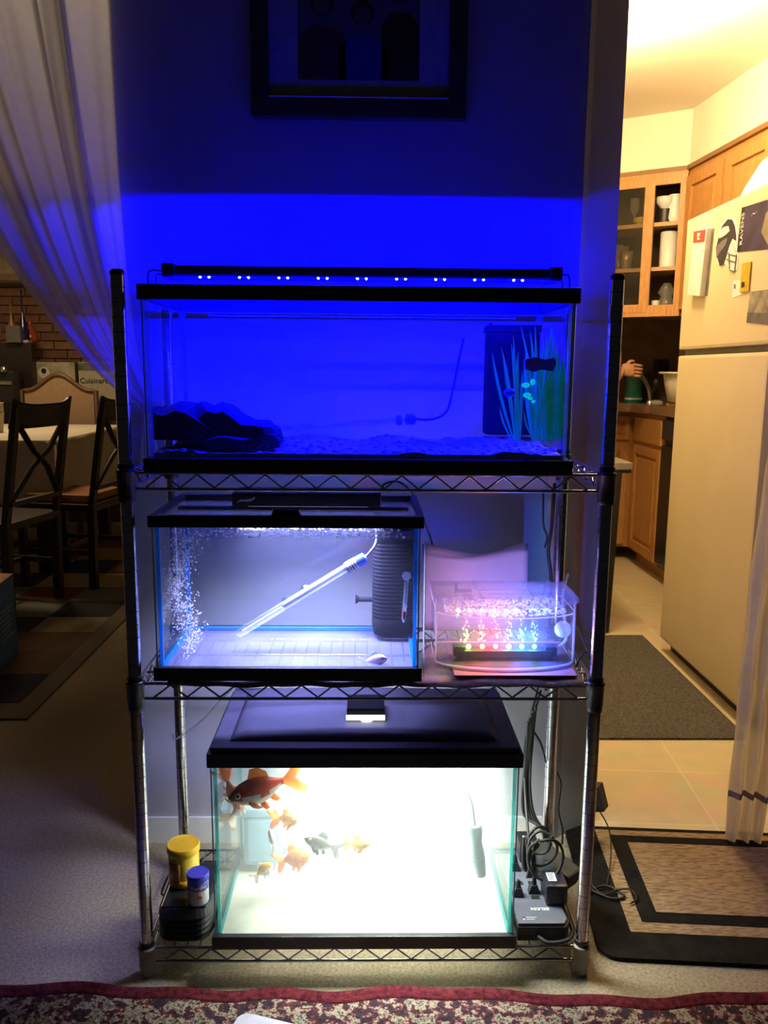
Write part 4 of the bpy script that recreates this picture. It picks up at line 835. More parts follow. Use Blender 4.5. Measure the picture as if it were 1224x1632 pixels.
# oriental rug at the bottom edge
def persian_mat():
    m = bpy.data.materials.new('oriental_pile'); m.use_nodes = True; N = m.node_tree.nodes; L = m.node_tree.links; b = N['Principled BSDF']; b.inputs['Roughness'].default_value = .95; b.inputs['Specular IOR Level'].default_value = .1
    tc = N.new('ShaderNodeTexCoord'); v1 = N.new('ShaderNodeTexVoronoi'); v1.inputs['Scale'].default_value = 90; L.new(tc.outputs['Object'], v1.inputs[0])
    n1 = N.new('ShaderNodeTexNoise'); n1.inputs['Scale'].default_value = 52; n1.inputs['Detail'].default_value = 5; n1.inputs['Roughness'].default_value = .7; L.new(tc.outputs['Object'], n1.inputs[0])
    r = N.new('ShaderNodeValToRGB'); e = r.color_ramp.elements; r.color_ramp.interpolation = 'CONSTANT'
    e[0].color = (.025, .018, .025, 1); e[1].position = .47; e[1].color = (.10, .02, .03, 1)
    for p, c in ((.52, (.24, .21, .155, 1)), (.60, (.045, .035, .045, 1)), (.66, (.17, .19, .15, 1))): k = e.new(p); k.color = c
    L.new(n1.outputs['Fac'], r.inputs[0]); L.new(r.outputs[0], b.inputs['Base Color'])
    bp = N.new('ShaderNodeBump'); bp.inputs['Distance'].default_value = .004; L.new(v1.outputs['Distance'], bp.inputs['Height']); L.new(bp.outputs[0], b.inputs['Normal']); return m
pr = thing('oriental_rug', (0, -.4, 0), 'dark red and cream patterned rug across the floor in the foreground', 'rug')
def edge_y(x): return -.050-.030*(x+.7)/1.4+.008*math.sin(x*9)+(.012*math.exp(-((x+.18)/.08)**2))+.004*math.sin(x*31)
def edge_z(x): return .004+.006*max(0, math.sin(x*9+1))
q = MB(); q.grid(lambda u, v: ((-1.6+u*3.2), edge_y(-1.6+u*3.2)-v*.030, .006+edge_z(-1.6+u*3.2)*(1-v*.4)), 160, 3, .005)
build('red_border', q, mat('rug_crimson', (.13, .018, .028), .95, var=.3, scale=90, bump=.8, bscale=300, spec=.1), pr)
q = MB(); q.grid(lambda u, v: ((-1.6+u*3.2), edge_y(-1.6+u*3.2)-.030-v*.8, .0065+edge_z(-1.6+u*3.2)*max(0, .6-v*3)), 160, 20, .005)
build('patterned_field', q, persian_mat(), pr)
q = MB(); q.T = Matrix.Translation((at(395, 1614, z=.04).x, at(395, 1614, z=.04).y-.06, 0)) @ Matrix.Rotation(-.30, 4, 'Z')
q.prism(rrect(-.03, -.12, .17, .055, .02), .0135, .042); o = build('white_plastic_tray', q, mat('tray_white', (.55, .53, .68), .35), loc=(-.15, -.2, .0135)); tag(o, 'corner of a white plastic lid lying on the patterned rug at the bottom edge', 'lid')
# dining rug of coloured patches
dr = thing('patchwork_rug', (-2.2, 2.7, 0), 'dark patchwork area rug with brown border under the dining chairs', 'rug')
q = MB(); q.box((-3.4, 1.23, .001), (-1.18, 4.3, .008), .002); build('rug_border', q, mat('rug_umber', (.17, .14, .10), .95, var=.1, scale=200), dr)
pc = [mat('patch_'+n, c, .95, var=.1, scale=150) for n, c in (('tan', (.42, .34, .20)), ('black', (.02, .02, .025)), ('red', (.16, .04, .03)), ('grey', (.17, .18, .16)), ('brown', (.15, .08, .04)), ('sand', (.30, .24, .14)))]
ys = [1.36, 1.65, 1.905, 2.18, 2.42, 2.71, 2.98, 3.30, 3.65, 4.0, 4.25]
seq = [1, 4, 4, 5, 1, 3, 0, 4, 1, 3, 2, 0, 1, 5, 2, 3, 1, 0, 4, 1, 2, 3, 0, 5]
k = 0
for i in range(len(ys)-1):
    for j in range(7):
        x1_ = -1.26-j*.30; c = seq[(i+j*5) % len(seq)] if j else [1, 4, 4, 5, 1, 3, 0, 4, 1, 0][i]
        q = MB(); q.box((x1_-.295, ys[i]+.002, .008), (x1_, ys[i+1]-.002, .0092)); build('patch', q, pc[c], dr)
# ================================================================ KITCHEN
def cabinet_front(nm, parent, P, T, Nn, w0, w1, z0, z1, knob=None, rail=.055, glassd=False):
    """framed raised-panel door on a vertical face: P origin, T along face, Nn outward (2D)"""
    T = Vector((*T, 0)).normalized(); Nn = Vector((*Nn, 0)).normalized(); P = Vector((*P, 0))
    MT = Matrix((T, Nn, Vector((0, 0, 1)))).transposed().to_4x4(); MT.translation = P
    door = bpy.data.objects.new(nm, None); COL.objects.link(door); door.parent = parent; ORG[door.name] = ORG[parent.name]
    q = MB(); q.T = MT; f = rail
    q.box((w0, .001, z0), (w0+f, .020, z1), .003); q.box((w1-f, .001, z0), (w1, .020, z1), .003)
    q.box((w0+f, .001, z0), (w1-f, .020, z0+f), .003); q.box((w0+f, .001, z1-f), (w1-f, .020, z1), .003)
    build('door_frame', q, oak, door)
    if glassd:
        q = MB(); q.T = MT; q.box((w0+f, .008, z0+f), (w1-f, .011, z1-f)); build('door_glass', q, clear('cab_glass', (.8, .78, .72), 1.45, gloss=.45), door)
    else:
        q = MB(); q.T = MT; q.box((w0+f, .002, z0+f), (w1-f, .006, z1-f))
        b = .028; a0, a1, c0, c1 = w0+f+.004, w1-f-.004, z0+f+.004, z1-f-.004
        if a1-a0 > 2.4*b and c1-c0 > 2.4*b:
            q.add([(a0, .006, c0), (a1, .006, c0), (a1, .006, c1), (a0, .006, c1), (a0+b, .016, c0+b), (a1-b, .016, c0+b), (a1-b, .016, c1-b), (a0+b, .016, c1-b)], [(0,1,5,4),(1,2,6,5),(2,3,7,6),(3,0,4,7),(4,5,6,7)], False)
        build('door_panel', q, oak, door)
    if knob: q = MB(); q.T = MT; q.lathe([(.005, .018), (.012, .028), (.010, .036)], (knob[0], 0, knob[1]), 12, 'y'); build('knob', q, steel, door)
    return door
UZ0, UZ1 = 1.505, 2.240
A3 = (A_.x, A_.y, UZ0)
# right-hand wall cabinets
rn = (-run.y*-1, 0)
Nr = Vector((-0.998, -0.062))
for k, (s0, s1, lab) in enumerate(((0.0, .42, 'oak wall cabinet nearest the corner above the counter, to the right of the glass-front one'), (.42, .86, 'oak wall cabinet above the refrigerator, second from the corner'), (.86, 1.30, 'oak wall cabinet at the right edge above the refrigerator'))):
    p0 = A_+run*s0; p1 = A_+run*s1
    t = thing('wall_cabinet', (p0.x+.15, (p0.y+p1.y)/2, UZ0), lab, 'cabinet', 'oak wall cabinets over the refrigerator side')
    q = MB(); q.prism([tuple(p0+Vector((0, 0))), tuple(p1), (2.018, p1.y), (2.018, p0.y)], UZ0 if k == 0 else 1.86, UZ1); build('cabinet_body', q, oak, t)
    z0_ = (UZ0 if k == 0 else 1.86)
    cabinet_front('door', t, tuple(A_), tuple(run), tuple(Nr), s0+.018, s1-.018, z0_+.03, UZ1-.035)
q = MB(); pa, pb = A_+Nr*.0, A_+run*1.9
q.prism([tuple(pa+Nr*.018), tuple(pb+Nr*.018), tuple(pb), tuple(pa)], UZ1, 2.262)
Nd = Vector((-.54, -.84)); q.prism([tuple(A_+Nd*.018+Nr*.004), tuple(A_), tuple(B_), tuple(B_+Nd*.018)], UZ1, 2.262); struct('trim_cabinet_top', q, mat('oak_trim', (.25, .125, .045), .5, var=.1, scale=12))
# glass-front corner cabinet
gc = thing('corner_cabinet', (A_.x+.1, A_.y+.2, UZ0), 'oak corner wall cabinet with glass door and open shelves of dishes', 'cabinet')
def DM(t, n=0.0): p = A_+dd.normalized()*t+Nd.normalized()*n; return (p.x, p.y)
def dbox(q, t0, t1, n0, n1, z0, z1): q.prism([DM(t0, n0), DM(t1, n0), DM(t1, n1), DM(t0, n1)], z0, z1)
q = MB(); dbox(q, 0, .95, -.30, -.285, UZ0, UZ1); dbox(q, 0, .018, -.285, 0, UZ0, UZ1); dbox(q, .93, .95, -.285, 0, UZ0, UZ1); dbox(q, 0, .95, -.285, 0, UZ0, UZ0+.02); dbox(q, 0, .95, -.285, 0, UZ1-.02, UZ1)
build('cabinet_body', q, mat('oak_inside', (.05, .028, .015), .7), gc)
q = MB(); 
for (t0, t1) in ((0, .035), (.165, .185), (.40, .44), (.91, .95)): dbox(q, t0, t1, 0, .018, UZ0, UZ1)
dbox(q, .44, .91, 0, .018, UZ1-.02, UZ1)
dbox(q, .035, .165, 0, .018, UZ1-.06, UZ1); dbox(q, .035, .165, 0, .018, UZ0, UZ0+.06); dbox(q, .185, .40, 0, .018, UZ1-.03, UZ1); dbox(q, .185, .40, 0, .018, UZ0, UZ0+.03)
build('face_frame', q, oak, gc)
for zz in (1.755, 1.985):
    q = MB(); dbox(q, .02, .93, -.28, -.004, zz-.010, zz+.010); build('shelf_board', q, mat('shelf_oak', (.45, .28, .14), .5), gc)
cabinet_front('door', gc, DM(0), tuple(dd), tuple(Nd), .172, .412, UZ0+.02, UZ1-.02, rail=.045, glassd=True)
cabinet_front('door', gc, DM(0), tuple(dd), tuple(Nd), .435, .93, UZ0+.02, UZ1-.02, rail=.05, glassd=True)
def vessel(nm, t, n, z, prof, m_, label, cat='dishes'):
    p = DM(t, n); q = MB(); q.lathe(prof, (p[0], p[1], z), 16); o = build(nm, q, m_, loc=(p[0], p[1], z)); return tag(o, label, cat)
glass_c = clear('glassware', (.85, .85, .82), 1.6, .05, haze=.2)
cup = [(.028, 0), (.034, .05), (.036, .10), (.033, .10), (.030, .05)]
vessel('paper_roll', .105, -.10, 1.765, [(.045, 0), (.045, .19), (.014, .19), (.014, .17)], white_plastic, 'white cylinder canister on the middle shelf of the corner cabinet', 'canister')
vessel('white_pitcher', .085, -.10, 1.995, [(.030, 0), (.042, .03), (.036, .08), (.028, .11), (.034, .15)], white_plastic, 'white pitcher on the top shelf of the corner cabinet', 'pitcher')
vessel('white_bowl', .135, -.09, 2.075, [(.02, 0), (.045, .03), (.05, .06), (.046, .06)], white_plastic, 'small white bowl stacked high at the top of the corner cabinet', 'bowl')
vessel('dark_box', .135, -.10, 1.995, [(.045, 0), (.045, .078)], black_plastic, 'dark round tin under the small white bowl in the corner cabinet', 'tin')
vessel('grey_tumbler', .325, -.08, 1.765, cup, mat('tumbler_grey', (.25, .22, .20), .3, .3), 'grey metal tumbler on the middle shelf behind the glass door', 'tumbler')
vessel('tall_glass', .375, -.10, 1.765, [(.020, 0), (.024, .14), (.022, .14)], glass_c, 'tall drinking glass left of the grey tumbler', 'glass')
vessel('stemmed_glass', .30, -.10, 1.995, [(.026, 0), (.004, .01), (.004, .06), (.024, .09), (.026, .15)], glass_c, 'stemmed glass on the top shelf behind the glass door', 'glass')
vessel('stemmed_glass', .345, -.10, 1.765+.0, [(.015, 0), (.004, .01), (.004, .06), (.024, .09), (.026, .13)], glass_c, 'stemmed glass behind the tumbler and the tall glass', 'glass')
vessel('yellow_dish', .255, -.10, 1.995, [(.03, 0), (.05, .03), (.045, .045)], mat('dish_yellow', (.45, .38, .08), .5), 'olive yellow dish on the top shelf behind the glass door', 'dish')
vessel('glass_jar', .10, -.10, 1.527, [(.04, 0), (.045, .06), (.03, .09), (.048, .11), (.02, .16)], glass_c, 'clear glass jar on the bottom shelf of the corner cabinet', 'jar')
vessel('stacked_plates', .30, -.10, 1.527, [(.045, 0), (.07, .012), (.07, .022), (.05, .026), (.07, .036)], white_plastic, 'white plates stacked on the bottom shelf behind the glass door', 'plates')
vessel('blue_mug', .155, -.10, 1.527, [(.02, 0), (.022, .07), (.018, .07)], white_plastic, 'slim white cup at the right of the bottom shelf in the corner cabinet', 'cup')
vessel('glass_tumbler', .37, -.10, 1.527, cup, glass_c, 'clear tumbler on the bottom shelf at the left behind the glass door', 'glass')
# base cabinets and counter
BX = 1.68; CZT = 1.015
bc = thing('base_cabinet', (BX+.2, 3.45, 0), 'oak base cabinet with drawer and door beside the dishwasher', 'cabinet')
q = MB(); q.box((BX, 3.19, .09), (2.018, 3.74, CZT-.05)); q.box((BX+.06, 3.19, 0), (2.018, 3.74, .09)); build('cabinet_body', q, oak, bc)
cabinet_front('door', bc, (BX, 3.19), (0, 1), (-1, 0), .015, .50, .11, .765)
dwr = bpy.data.objects.new('drawer', None); COL.objects.link(dwr); dwr.parent = bc; ORG[dwr.name] = ORG[bc.name]
q = MB(); q.box((BX-.020, 3.205, .79), (BX-.001, 3.69, .935), .006); build('drawer_front', q, oak, dwr)
bc2 = thing('base_cabinet', (1.4, 3.9, 0), 'oak base cabinet set at an angle in the kitchen corner', 'cabinet')
e1 = Vector((BX, 3.745)); dv = Vector((-.93, .12)).normalized(); e2 = e1+dv*.75; nv = Vector((dv.y, -dv.x)); nv = nv if nv.y < 0 else -nv
q = MB(); q.prism([tuple(e1), tuple(e2), (e2.x, 3.975), (2.018, 3.975), (2.018, 3.745)], .09, CZT-.05); build('cabinet_body', q, oak, bc2)
cabinet_front('door', bc2, tuple(e1), tuple(dv), tuple(nv), .03, .40, .11, .765)
dw2 = cabinet_front('drawer', bc2, tuple(e1), tuple(dv), tuple(nv), .03, .40, .785, .935, rail=.03)
dwash = thing('dishwasher', (BX+.2, 2.85, 0), 'black dishwasher between the oak base cabinet and the refrigerator', 'dishwasher')
q = MB(); q.box((BX+.004, 2.56, .09), (2.018, 3.185, CZT-.05)); build('dishwasher_body', q, black_plastic, dwash)
q = MB(); q.box((BX-.02, 2.565, .12), (BX+.003, 3.18, .80), .004); build('door', q, mat('dw_black', (.014, .015, .02), .25), dwash)
q = MB(); q.box((BX-.022, 2.565, .835), (BX+.003, 3.18, .945), .004); build('control_panel', q, mat('dw_panel', (.03, .032, .045), .3), dwash)
q = MB(); q.box((BX+.06, 2.58, 0), (BX+.08, 3.17, .09)); build('toe_kick', q, black_plastic, dwash)
ctm = mat('counter_brown', (.24, .14, .085), .35, var=.1, scale=40)
q = MB(); q.prism([(1.65, 2.10), (1.65, 3.40), (1.60, 3.62), (e2.x, 3.66), (e2.x, 3.975), (2.018, 3.975), (2.018, 2.10)], CZT-.048, CZT); o = build('worktop', q, ctm, loc=(1.8, 3.2, CZT-.048)); tag(o, 'brown laminate kitchen worktop over the base cabinets', 'worktop')
def K(u, v, y): return at(u, v, y=y)
# things on the worktop
def onc(u, v):  # a point on the worktop
    return at(u, v, z=CZT)
def ctop(x, y): return (x, y, CZT)
wb_c = at(1078, 640, x=1.78); 
wb = thing('white_basin', (1.80, 3.12, CZT), 'white plastic basin with wide rim on the worktop beside the refrigerator', 'basin')
q = MB(); q.lathe([(.080, .012), (.12, .02), (.145, .12), (.152, .168), (.178, .173), (.178, .182), (.150, .182), (.140, .12), (.11, .028)], wb_c*0+Vector((1.785, 3.12, CZT+.014)), 24); build('bowl', q, mat('basin_white', (.72, .68, .58), .35), wb)
q = MB(); q.box((1.70, 2.98, CZT), (1.93, 3.26, CZT+.022), .004); o = build('cutting_board', q, mat('board_yellow', (.68, .55, .26), .5), loc=(1.8, 3.1, CZT)); tag(o, 'pale yellow cutting board under the white basin', 'cutting board')
q = MB(); q.lathe([(.055, 0), (.057, .01), (.057, .185), (.050, .195)], (1.70, 3.86, CZT+.0), 20); q.v = q.v; o = build('teal_canister', q, mat('teal_plastic', (.02, .26, .22), .4, var=.2, scale=20), loc=(1.70, 3.86, CZT+.0))
tag(o, 'teal canister with white lid behind the hand', 'canister')
q = MB(); q.lathe([(.05, 0), (.051, .03), (.045, .034)], (1.70, 3.86, CZT+.1952), 20); o.name = 'canister_body'; 
cn = thing('teal_canister', (1.70, 3.86, CZT+.0), 'teal canister with white lid standing on the worktop behind the hand', 'canister'); o.parent = cn; o.location = (0, 0, 0)
for kk in ('label', 'category'):
    if kk in o: del o[kk]
ORG[o.name] = ORG[cn.name]
build('canister_lid', q, white_plastic, cn)
q = MB(); q.lathe([(.0575, .02), (.0575, .032)], (1.70, 3.86, CZT+.0), 20); build('white_stripe', q, white_plastic, cn)
kb = thing('knife_block', (1.90, 3.72, CZT), 'dark knife block with black handled knives against the backsplash', 'knife block')
q = MB(); q.prism([(3.66, CZT), (3.80, CZT), (3.86, CZT+.17), (3.76, CZT+.20)], 1.80, 1.90, 'x'); build('block', q, mat('block_brown', (.05, .03, .02), .5), kb)
for k in range(6):
    q = MB(); x = 1.815+.034*(k % 3); y = 3.78+.04*(k//3); q.tube([(x, y, CZT+.17), (x-.02, y-.05, CZT+.27)], [.008, .010], 8); build('knife_handle', q, black_plastic, kb)
fa = thing('chrome_faucet', (1.72, 3.60, CZT), 'chrome tap rising above the sink edge in the kitchen', 'faucet')
q = MB(); q.lathe([(.025, 0), (.022, .02), (.014, .03)], (1.72, 3.60, CZT), 14); build('faucet_base', q, steel, fa)
q = MB(); q.tube(smooth_path([(1.72, 3.60, CZT+.02), (1.70, 3.58, CZT+.10), (1.64, 3.55, CZT+.17), (1.59, 3.53, CZT+.165)], 6), .012, 12); build('spout', q, steel, fa)
q = MB(); q.ell((1.75, 3.58, CZT+.13), (.03, .02, .035), 12, 8); q.tube([(1.72, 3.6, CZT+.05), (1.75, 3.58, CZT+.12)], .012, 10); build('sprayer', q, black_plastic, fa)
sk = thing('steel_sink', (1.42, 3.72, CZT-.04), 'steel sink rim let into the worktop left of the tap', 'sink')
q = MB(); q.box((1.18, 3.66, CZT), (1.60, 3.90, CZT+.006), .002); build('rim', q, steel, sk)
q = MB(); q.box((1.21, 3.69, CZT+.006), (1.57, 3.87, CZT+.0075)); build('basin', q, mat('sink_dark', (.05, .045, .04), .3, .8), sk)
q = MB(); q.ell((1.68, 3.36, CZT+.018), (.035, .05, .017), 12, 8); o = build('plastic_bag', q, clear('bag_clear', (.9, .88, .82), 1.4, .15, haze=.4), loc=(1.68, 3.36, CZT)); tag(o, 'crumpled clear plastic wrap on the worktop edge', 'plastic wrap')
q = MB(); q.box((1.88, 3.45, CZT), (1.98, 3.60, CZT+.13), .006); o = build('green_box', q, mat('mint_box', (.35, .55, .40), .5), loc=(1.93, 3.5, CZT)); tag(o, 'mint green box behind the white basin', 'box')
# refrigerator
FX, FY0, FY1 = 1.283, 1.19, 1.985
cream = mat('fridge_cream', (.66, .56, .36), .45, var=.02, scale=6, bump=.05, bscale=260)
fg = thing('refrigerator', (FX+.35, (FY0+FY1)/2, 0), 'cream top-freezer refrigerator at the right of the kitchen', 'refrigerator')
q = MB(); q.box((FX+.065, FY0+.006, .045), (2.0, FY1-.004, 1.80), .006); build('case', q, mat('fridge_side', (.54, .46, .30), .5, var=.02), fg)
gz = 1.288
q = MB(); q.box((FX, FY0, .062), (FX+.06, FY1, gz-.012), .012); build('lower_door', q, cream, fg)
q = MB(); q.box((FX, FY0, gz+.012), (FX+.06, FY1, 1.815), .012); build('freezer_door', q, cream, fg)
q = MB(); q.box((FX+.022, FY0+.02, gz-.014), (FX+.07, FY1-.02, gz+.014)); build('door_gap', q, mat('gap_grey', (.12, .11, .09), .5, .4), fg)
q = MB(); q.box((FX+.05, FY0+.01, .0), (FX+.10, FY1-.01, .058)); build('toe_grille', q, black_plastic, fg)
for y in (FY0+.05, FY1-.05): q = MB(); q.lathe([(.02, 0), (.02, .045)], (1.9, y, 0), 10); build('foot', q, rubber, fg)
def on_fridge(u, v, d=0.0): p = at(u, v, x=FX-d); return (p.y, p.z)
def flat(poly, d0, d1, q=None):
    q = q or MB(); q.prism([on_fridge(*p) for p in poly], FX-d0, FX-d1, 'x'); return q
G4 = lambda c: tuple(at(*c, x=FX))
np_ = thing('magnetic_notepad', G4((1122, 420)), 'white magnetic notepad with red head on the freezer door', 'notepad')
build('pad', flat([(1115,366),(1136,364),(1124,472),(1104,470)], .001, .022), white_plastic, np_)
build('backing', flat([(1115,366),(1139,364),(1128,472),(1104,470)], .0, .001), mat('pad_back', (.16, .13, .11), .6), np_)
o = build('pad_head', flat([(1115,369),(1134,366),(1132,385),(1114,387)], .022, .0235), mat('pad_red', (.38, .07, .05), .5), np_); o['label'] = 'red printed head of the pad'
build('pad_print', flat([(1121,372),(1126,371),(1125,376),(1122,378),(1126,381),(1121,383)], .0235, .0240), mat('pad_cream', (.7, .6, .45), .5), np_)
hm = thing('helmet_magnet', G4((1160, 400)), 'dark football helmet magnet with silver face mask on the freezer door', 'magnet')
build('outline', flat([(1144,378),(1150,358),(1160,346),(1168,346),(1174,356),(1177,372),(1176,392),(1177,408),(1175,430),(1168,434),(1161,425),(1156,420),(1150,426),(1144,420),(1141,396)], .0, .0015), white_plastic, hm)
build('helmet_shell', flat([(1146,378),(1152,360),(1161,349),(1168,350),(1172,360),(1174,374),(1174,384),(1168,380),(1163,392),(1158,410),(1154,422),(1148,424),(1145,414),(1142,396)], .0015, .0025), mat('helmet_dark', (.035, .03, .045), .4), hm)
build('helmet_emblem', flat([(1148,370),(1154,362),(1162,360),(1164,368),(1158,374),(1152,378),(1147,380)], .0025, .003), mat('emblem_white', (.7, .68, .62), .5), hm)
build('helmet_emblem', flat([(1142,393),(1152,384),(1161,378),(1158,390),(1150,400),(1143,412)], .0025, .003), mat('emblem_grey', (.14, .13, .15), .5), hm)
q = MB()
for (u0, v0, u1, v1) in ((1161,404,1175,408),(1159,413,1174,418),(1163,402,1164,428),(1164,430,1172,433),(1172,433,1175,408),(1168,385,1175,406)):
    a = on_fridge(u0, v0); b = on_fridge(u1, v1); q.tube([(FX-.003, *a), (FX-.003, *b)], .0022, 6)
build('face_mask', q, mat('mask_grey', (.20, .19, .18), .4, .5), hm)
po = thing('team_poster', G4((1205, 370)), 'purple poster with white lettering on the freezer door at the right edge', 'poster')
build('sheet', flat([(1183,331),(1262,306),(1258,394),(1175,402)], .0, .0012), mat('poster_purple', (.055, .04, .09), .4, var=.25, scale=12), po)
build('side_strip', flat([(1183,331),(1188,329.5),(1180,400),(1175,402)], .0012, .0016), black_plastic, po)
p0 = Vector((FX-.0018, *on_fridge(1183.5, 365))); build('lettering', text_mesh('RAVENS', .030, frame_mtx(p0, (0, 0, 1), (0, 1, 0)), .0004), white_plastic, po)
p0 = Vector((FX-.0018, *on_fridge(1203, 341))); q = MB(); q.tube(smooth_path([p0+Vector((0, .02, -.004)), p0+Vector((0, .008, .003)), p0+Vector((0, -.006, -.001)), p0+Vector((0, -.02, .005))], 4), .0013, 6); build('signature', q, white_plastic, po)
build('printed_helmet', flat([(1222,338),(1240,330),(1246,385),(1224,390),(1214,370)], .0012, .0018), mat('print_gold', (.28, .24, .16), .4), po)
ym = thing('yellow_magnet', G4((1189, 440)), 'yellow rectangular magnet with small dark print on the freezer door', 'magnet')
build('magnet_plate', flat([(1185,420),(1199,417),(1195,464),(1181,466)], .0, .005), mat('magnet_yellow', (.55, .38, .03), .5, var=.1), ym)
build('print', flat([(1184,450),(1189,449),(1189,457),(1184,459)], .005, .0055), black_plastic, ym)
wm = thing('small_white_card', G4((1172, 462)), 'small white card with a dot beside the yellow magnet', 'card')
build('card', flat([(1169,447),(1181,447),(1181,466),(1186,468),(1167,475)], .0, .001), white_plastic, wm)
build('dot', flat([(1170,453),(1173,453),(1173,460),(1170,460)], .001, .0014), mat('dot_grey', (.2, .19, .18), .5), wm)
gp = thing('grey_photo_print', G4((1207, 488)), 'grey landscape photograph stuck on the freezer door at the right edge', 'photograph')
build('print', flat([(1196,465),(1250,458),(1246,520),(1190,514)], .0, .0012), mat('photo_grey', (.34, .30, .24), .5, var=.3, scale=22, col2=(.12, .11, .10)), gp)
build('print_band', flat([(1191.5,498),(1247,500),(1246,520),(1190,514)], .0012, .0014), mat('photo_grey_dark', (.13, .125, .12), .5, var=.2, scale=30), gp)
wb2 = thing('white_dome_bowl', (1.575, 1.45, 1.80), 'glaring white upturned bowl on top of the refrigerator', 'bowl')
q = MB(); q.lathe([(.29, .0), (.29, .015), (.275, .05), (.235, .12), (.17, .18), (.09, .215), (.02, .225)], (1.575, 1.45, 1.801), 32); build('bowl', q, mat('bright_white', (.88, .87, .84), .4, var=.01), wb2)
# kitchen cart (grey top) by the wall end
kc = thing('kitchen_cart', (.95, 2.4, 0), 'small table with grey top and black legs behind the right post', 'table')
cz = at(1010, 742, y=2.2).z
q = MB(); q.box((.62, 2.2, cz-.02), (1.19, 2.62, cz+.012), .004); build('table_top', q, mat('cart_grey', (.27, .25, .22), .4), kc)
q = MB(); q.box((.63, 2.205, cz-.035), (1.185, 2.61, cz-.02)); build('apron', q, black_plastic, kc)
for (x, y) in ((.66, 2.24), (1.105, 2.225), (.66, 2.58), (1.13, 2.58)): q = MB(); q.bar((x, y, .0095 if x > 1 and y < 2.3 else .001), (x+(.02 if x > 1 else 0), y, cz-.035), .04, .04, (0, 1, 0)); build('leg', q, black_plastic, kc)
q = MB(); q.box((.64, 2.23, .30), (1.12, 2.58, .32)); build('lower_shelf', q, black_plastic, kc)
# ---- person standing behind the wall end, one hand reaching to the sink
def skin_body():
    J = {}; E = []; 
    def j(n, p, r): J[n] = (Vector(p), r)
    bx, by = 1.165, 3.10
    j('pelvis', (bx, by, .98), .135); j('waist', (bx, by, 1.12), .118); j('chest', (bx, by, 1.32), .138); j('neck0', (bx, by+.01, 1.47), .062); j('neck1', (bx+.0, by+.02, 1.53), .052); j('head0', (bx+.01, by+.03, 1.60), .078); j('head1', (bx+.01, by+.03, 1.71), .085)
    for s, n in ((-1, 'l'), (1, 'r')):
        j('sh'+n, (bx+s*.16, by, 1.40), .060); j('hip'+n, (bx+s*.085, by, .90), .092); j('knee'+n, (bx+s*.09, by+.01, .50), .060)
        j('ank'+n, (bx+s*.09, by-.02, .09), .040); j('toe'+n, (bx+s*.10, by+.15, .045), .034)
    j('elr', (bx+.19, by+.04, 1.16), .040); wr_ = at(991, 588, y=3.2); j('wrr', tuple(wr_), .027)
    j('ell', (bx-.22, by+.06, 1.16), .040); j('wrl', (bx-.13, by+.30, 1.13), .027)
    j('heelr', (bx+.09, by-.065, .05), .034); j('heell', (bx-.09, by-.065, .05), .034)
    L = ['pelvis','waist','chest','neck0','neck1','head0','head1']; E += list(zip(L, L[1:]))
    for n in 'lr': E += [('chest','sh'+n),('sh'+n,'el'+n),('el'+n,'wr'+n),('pelvis','hip'+n),('hip'+n,'knee'+n),('knee'+n,'ank'+n),('ank'+n,'toe'+n),('ank'+n,'heel'+n)]
    return J, E
def skin_mesh(J, E, root, sub=2):
    names = list(J); me = bpy.data.meshes.new('sk'); me.from_pydata([J[n][0] for n in names], [(names.index(a), names.index(b)) for a, b in E], [])
    o = bpy.data.objects.new('sk', me); COL.objects.link(o); md = o.modifiers.new('s', 'SKIN'); md.use_smooth_shade = True
    for i, n in enumerate(names): sv = me.skin_vertices[0].data[i]; sv.radius = (J[n][1],)*2; sv.use_root = (n == root)
    ss = o.modifiers.new('u', 'SUBSURF'); ss.levels = sub; ss.render_levels = sub
    dg = bpy.context.evaluated_depsgraph_get(); ev = o.evaluated_get(dg); m2 = ev.to_mesh()
    vs = [v.co.copy() for v in m2.vertices]; fs = [list(p.vertices) for p in m2.polygons]; ev.to_mesh_clear(); bpy.data.objects.remove(o); return vs, fs
J, E_ = skin_body(); vs, fs = skin_mesh(J, E_, 'pelvis')
shirt = mat('striped_shirt', (.70, .66, .62), .8, scale=8); trous = mat('trousers', (.30, .27, .24), .85)
q = MB(); q.cur = 0
def zone(c):
    if c.z > 1.47: return 0
    if c.z < .085: return 3
    if c.z < 1.02 and abs(c.x-1.165) < .22 and c.y < 3.25: return 2
    if c.x > 1.33 or (c.y > 3.3 and c.x < 1.1): return 0
    return 1
o_ = 0; q.v = [tuple(v) for v in vs]; q.f = fs; q.sm = [True]*len(fs)
q.mi = [zone(sum((vs[i] for i in f), Vector())/len(f)) for f in fs]
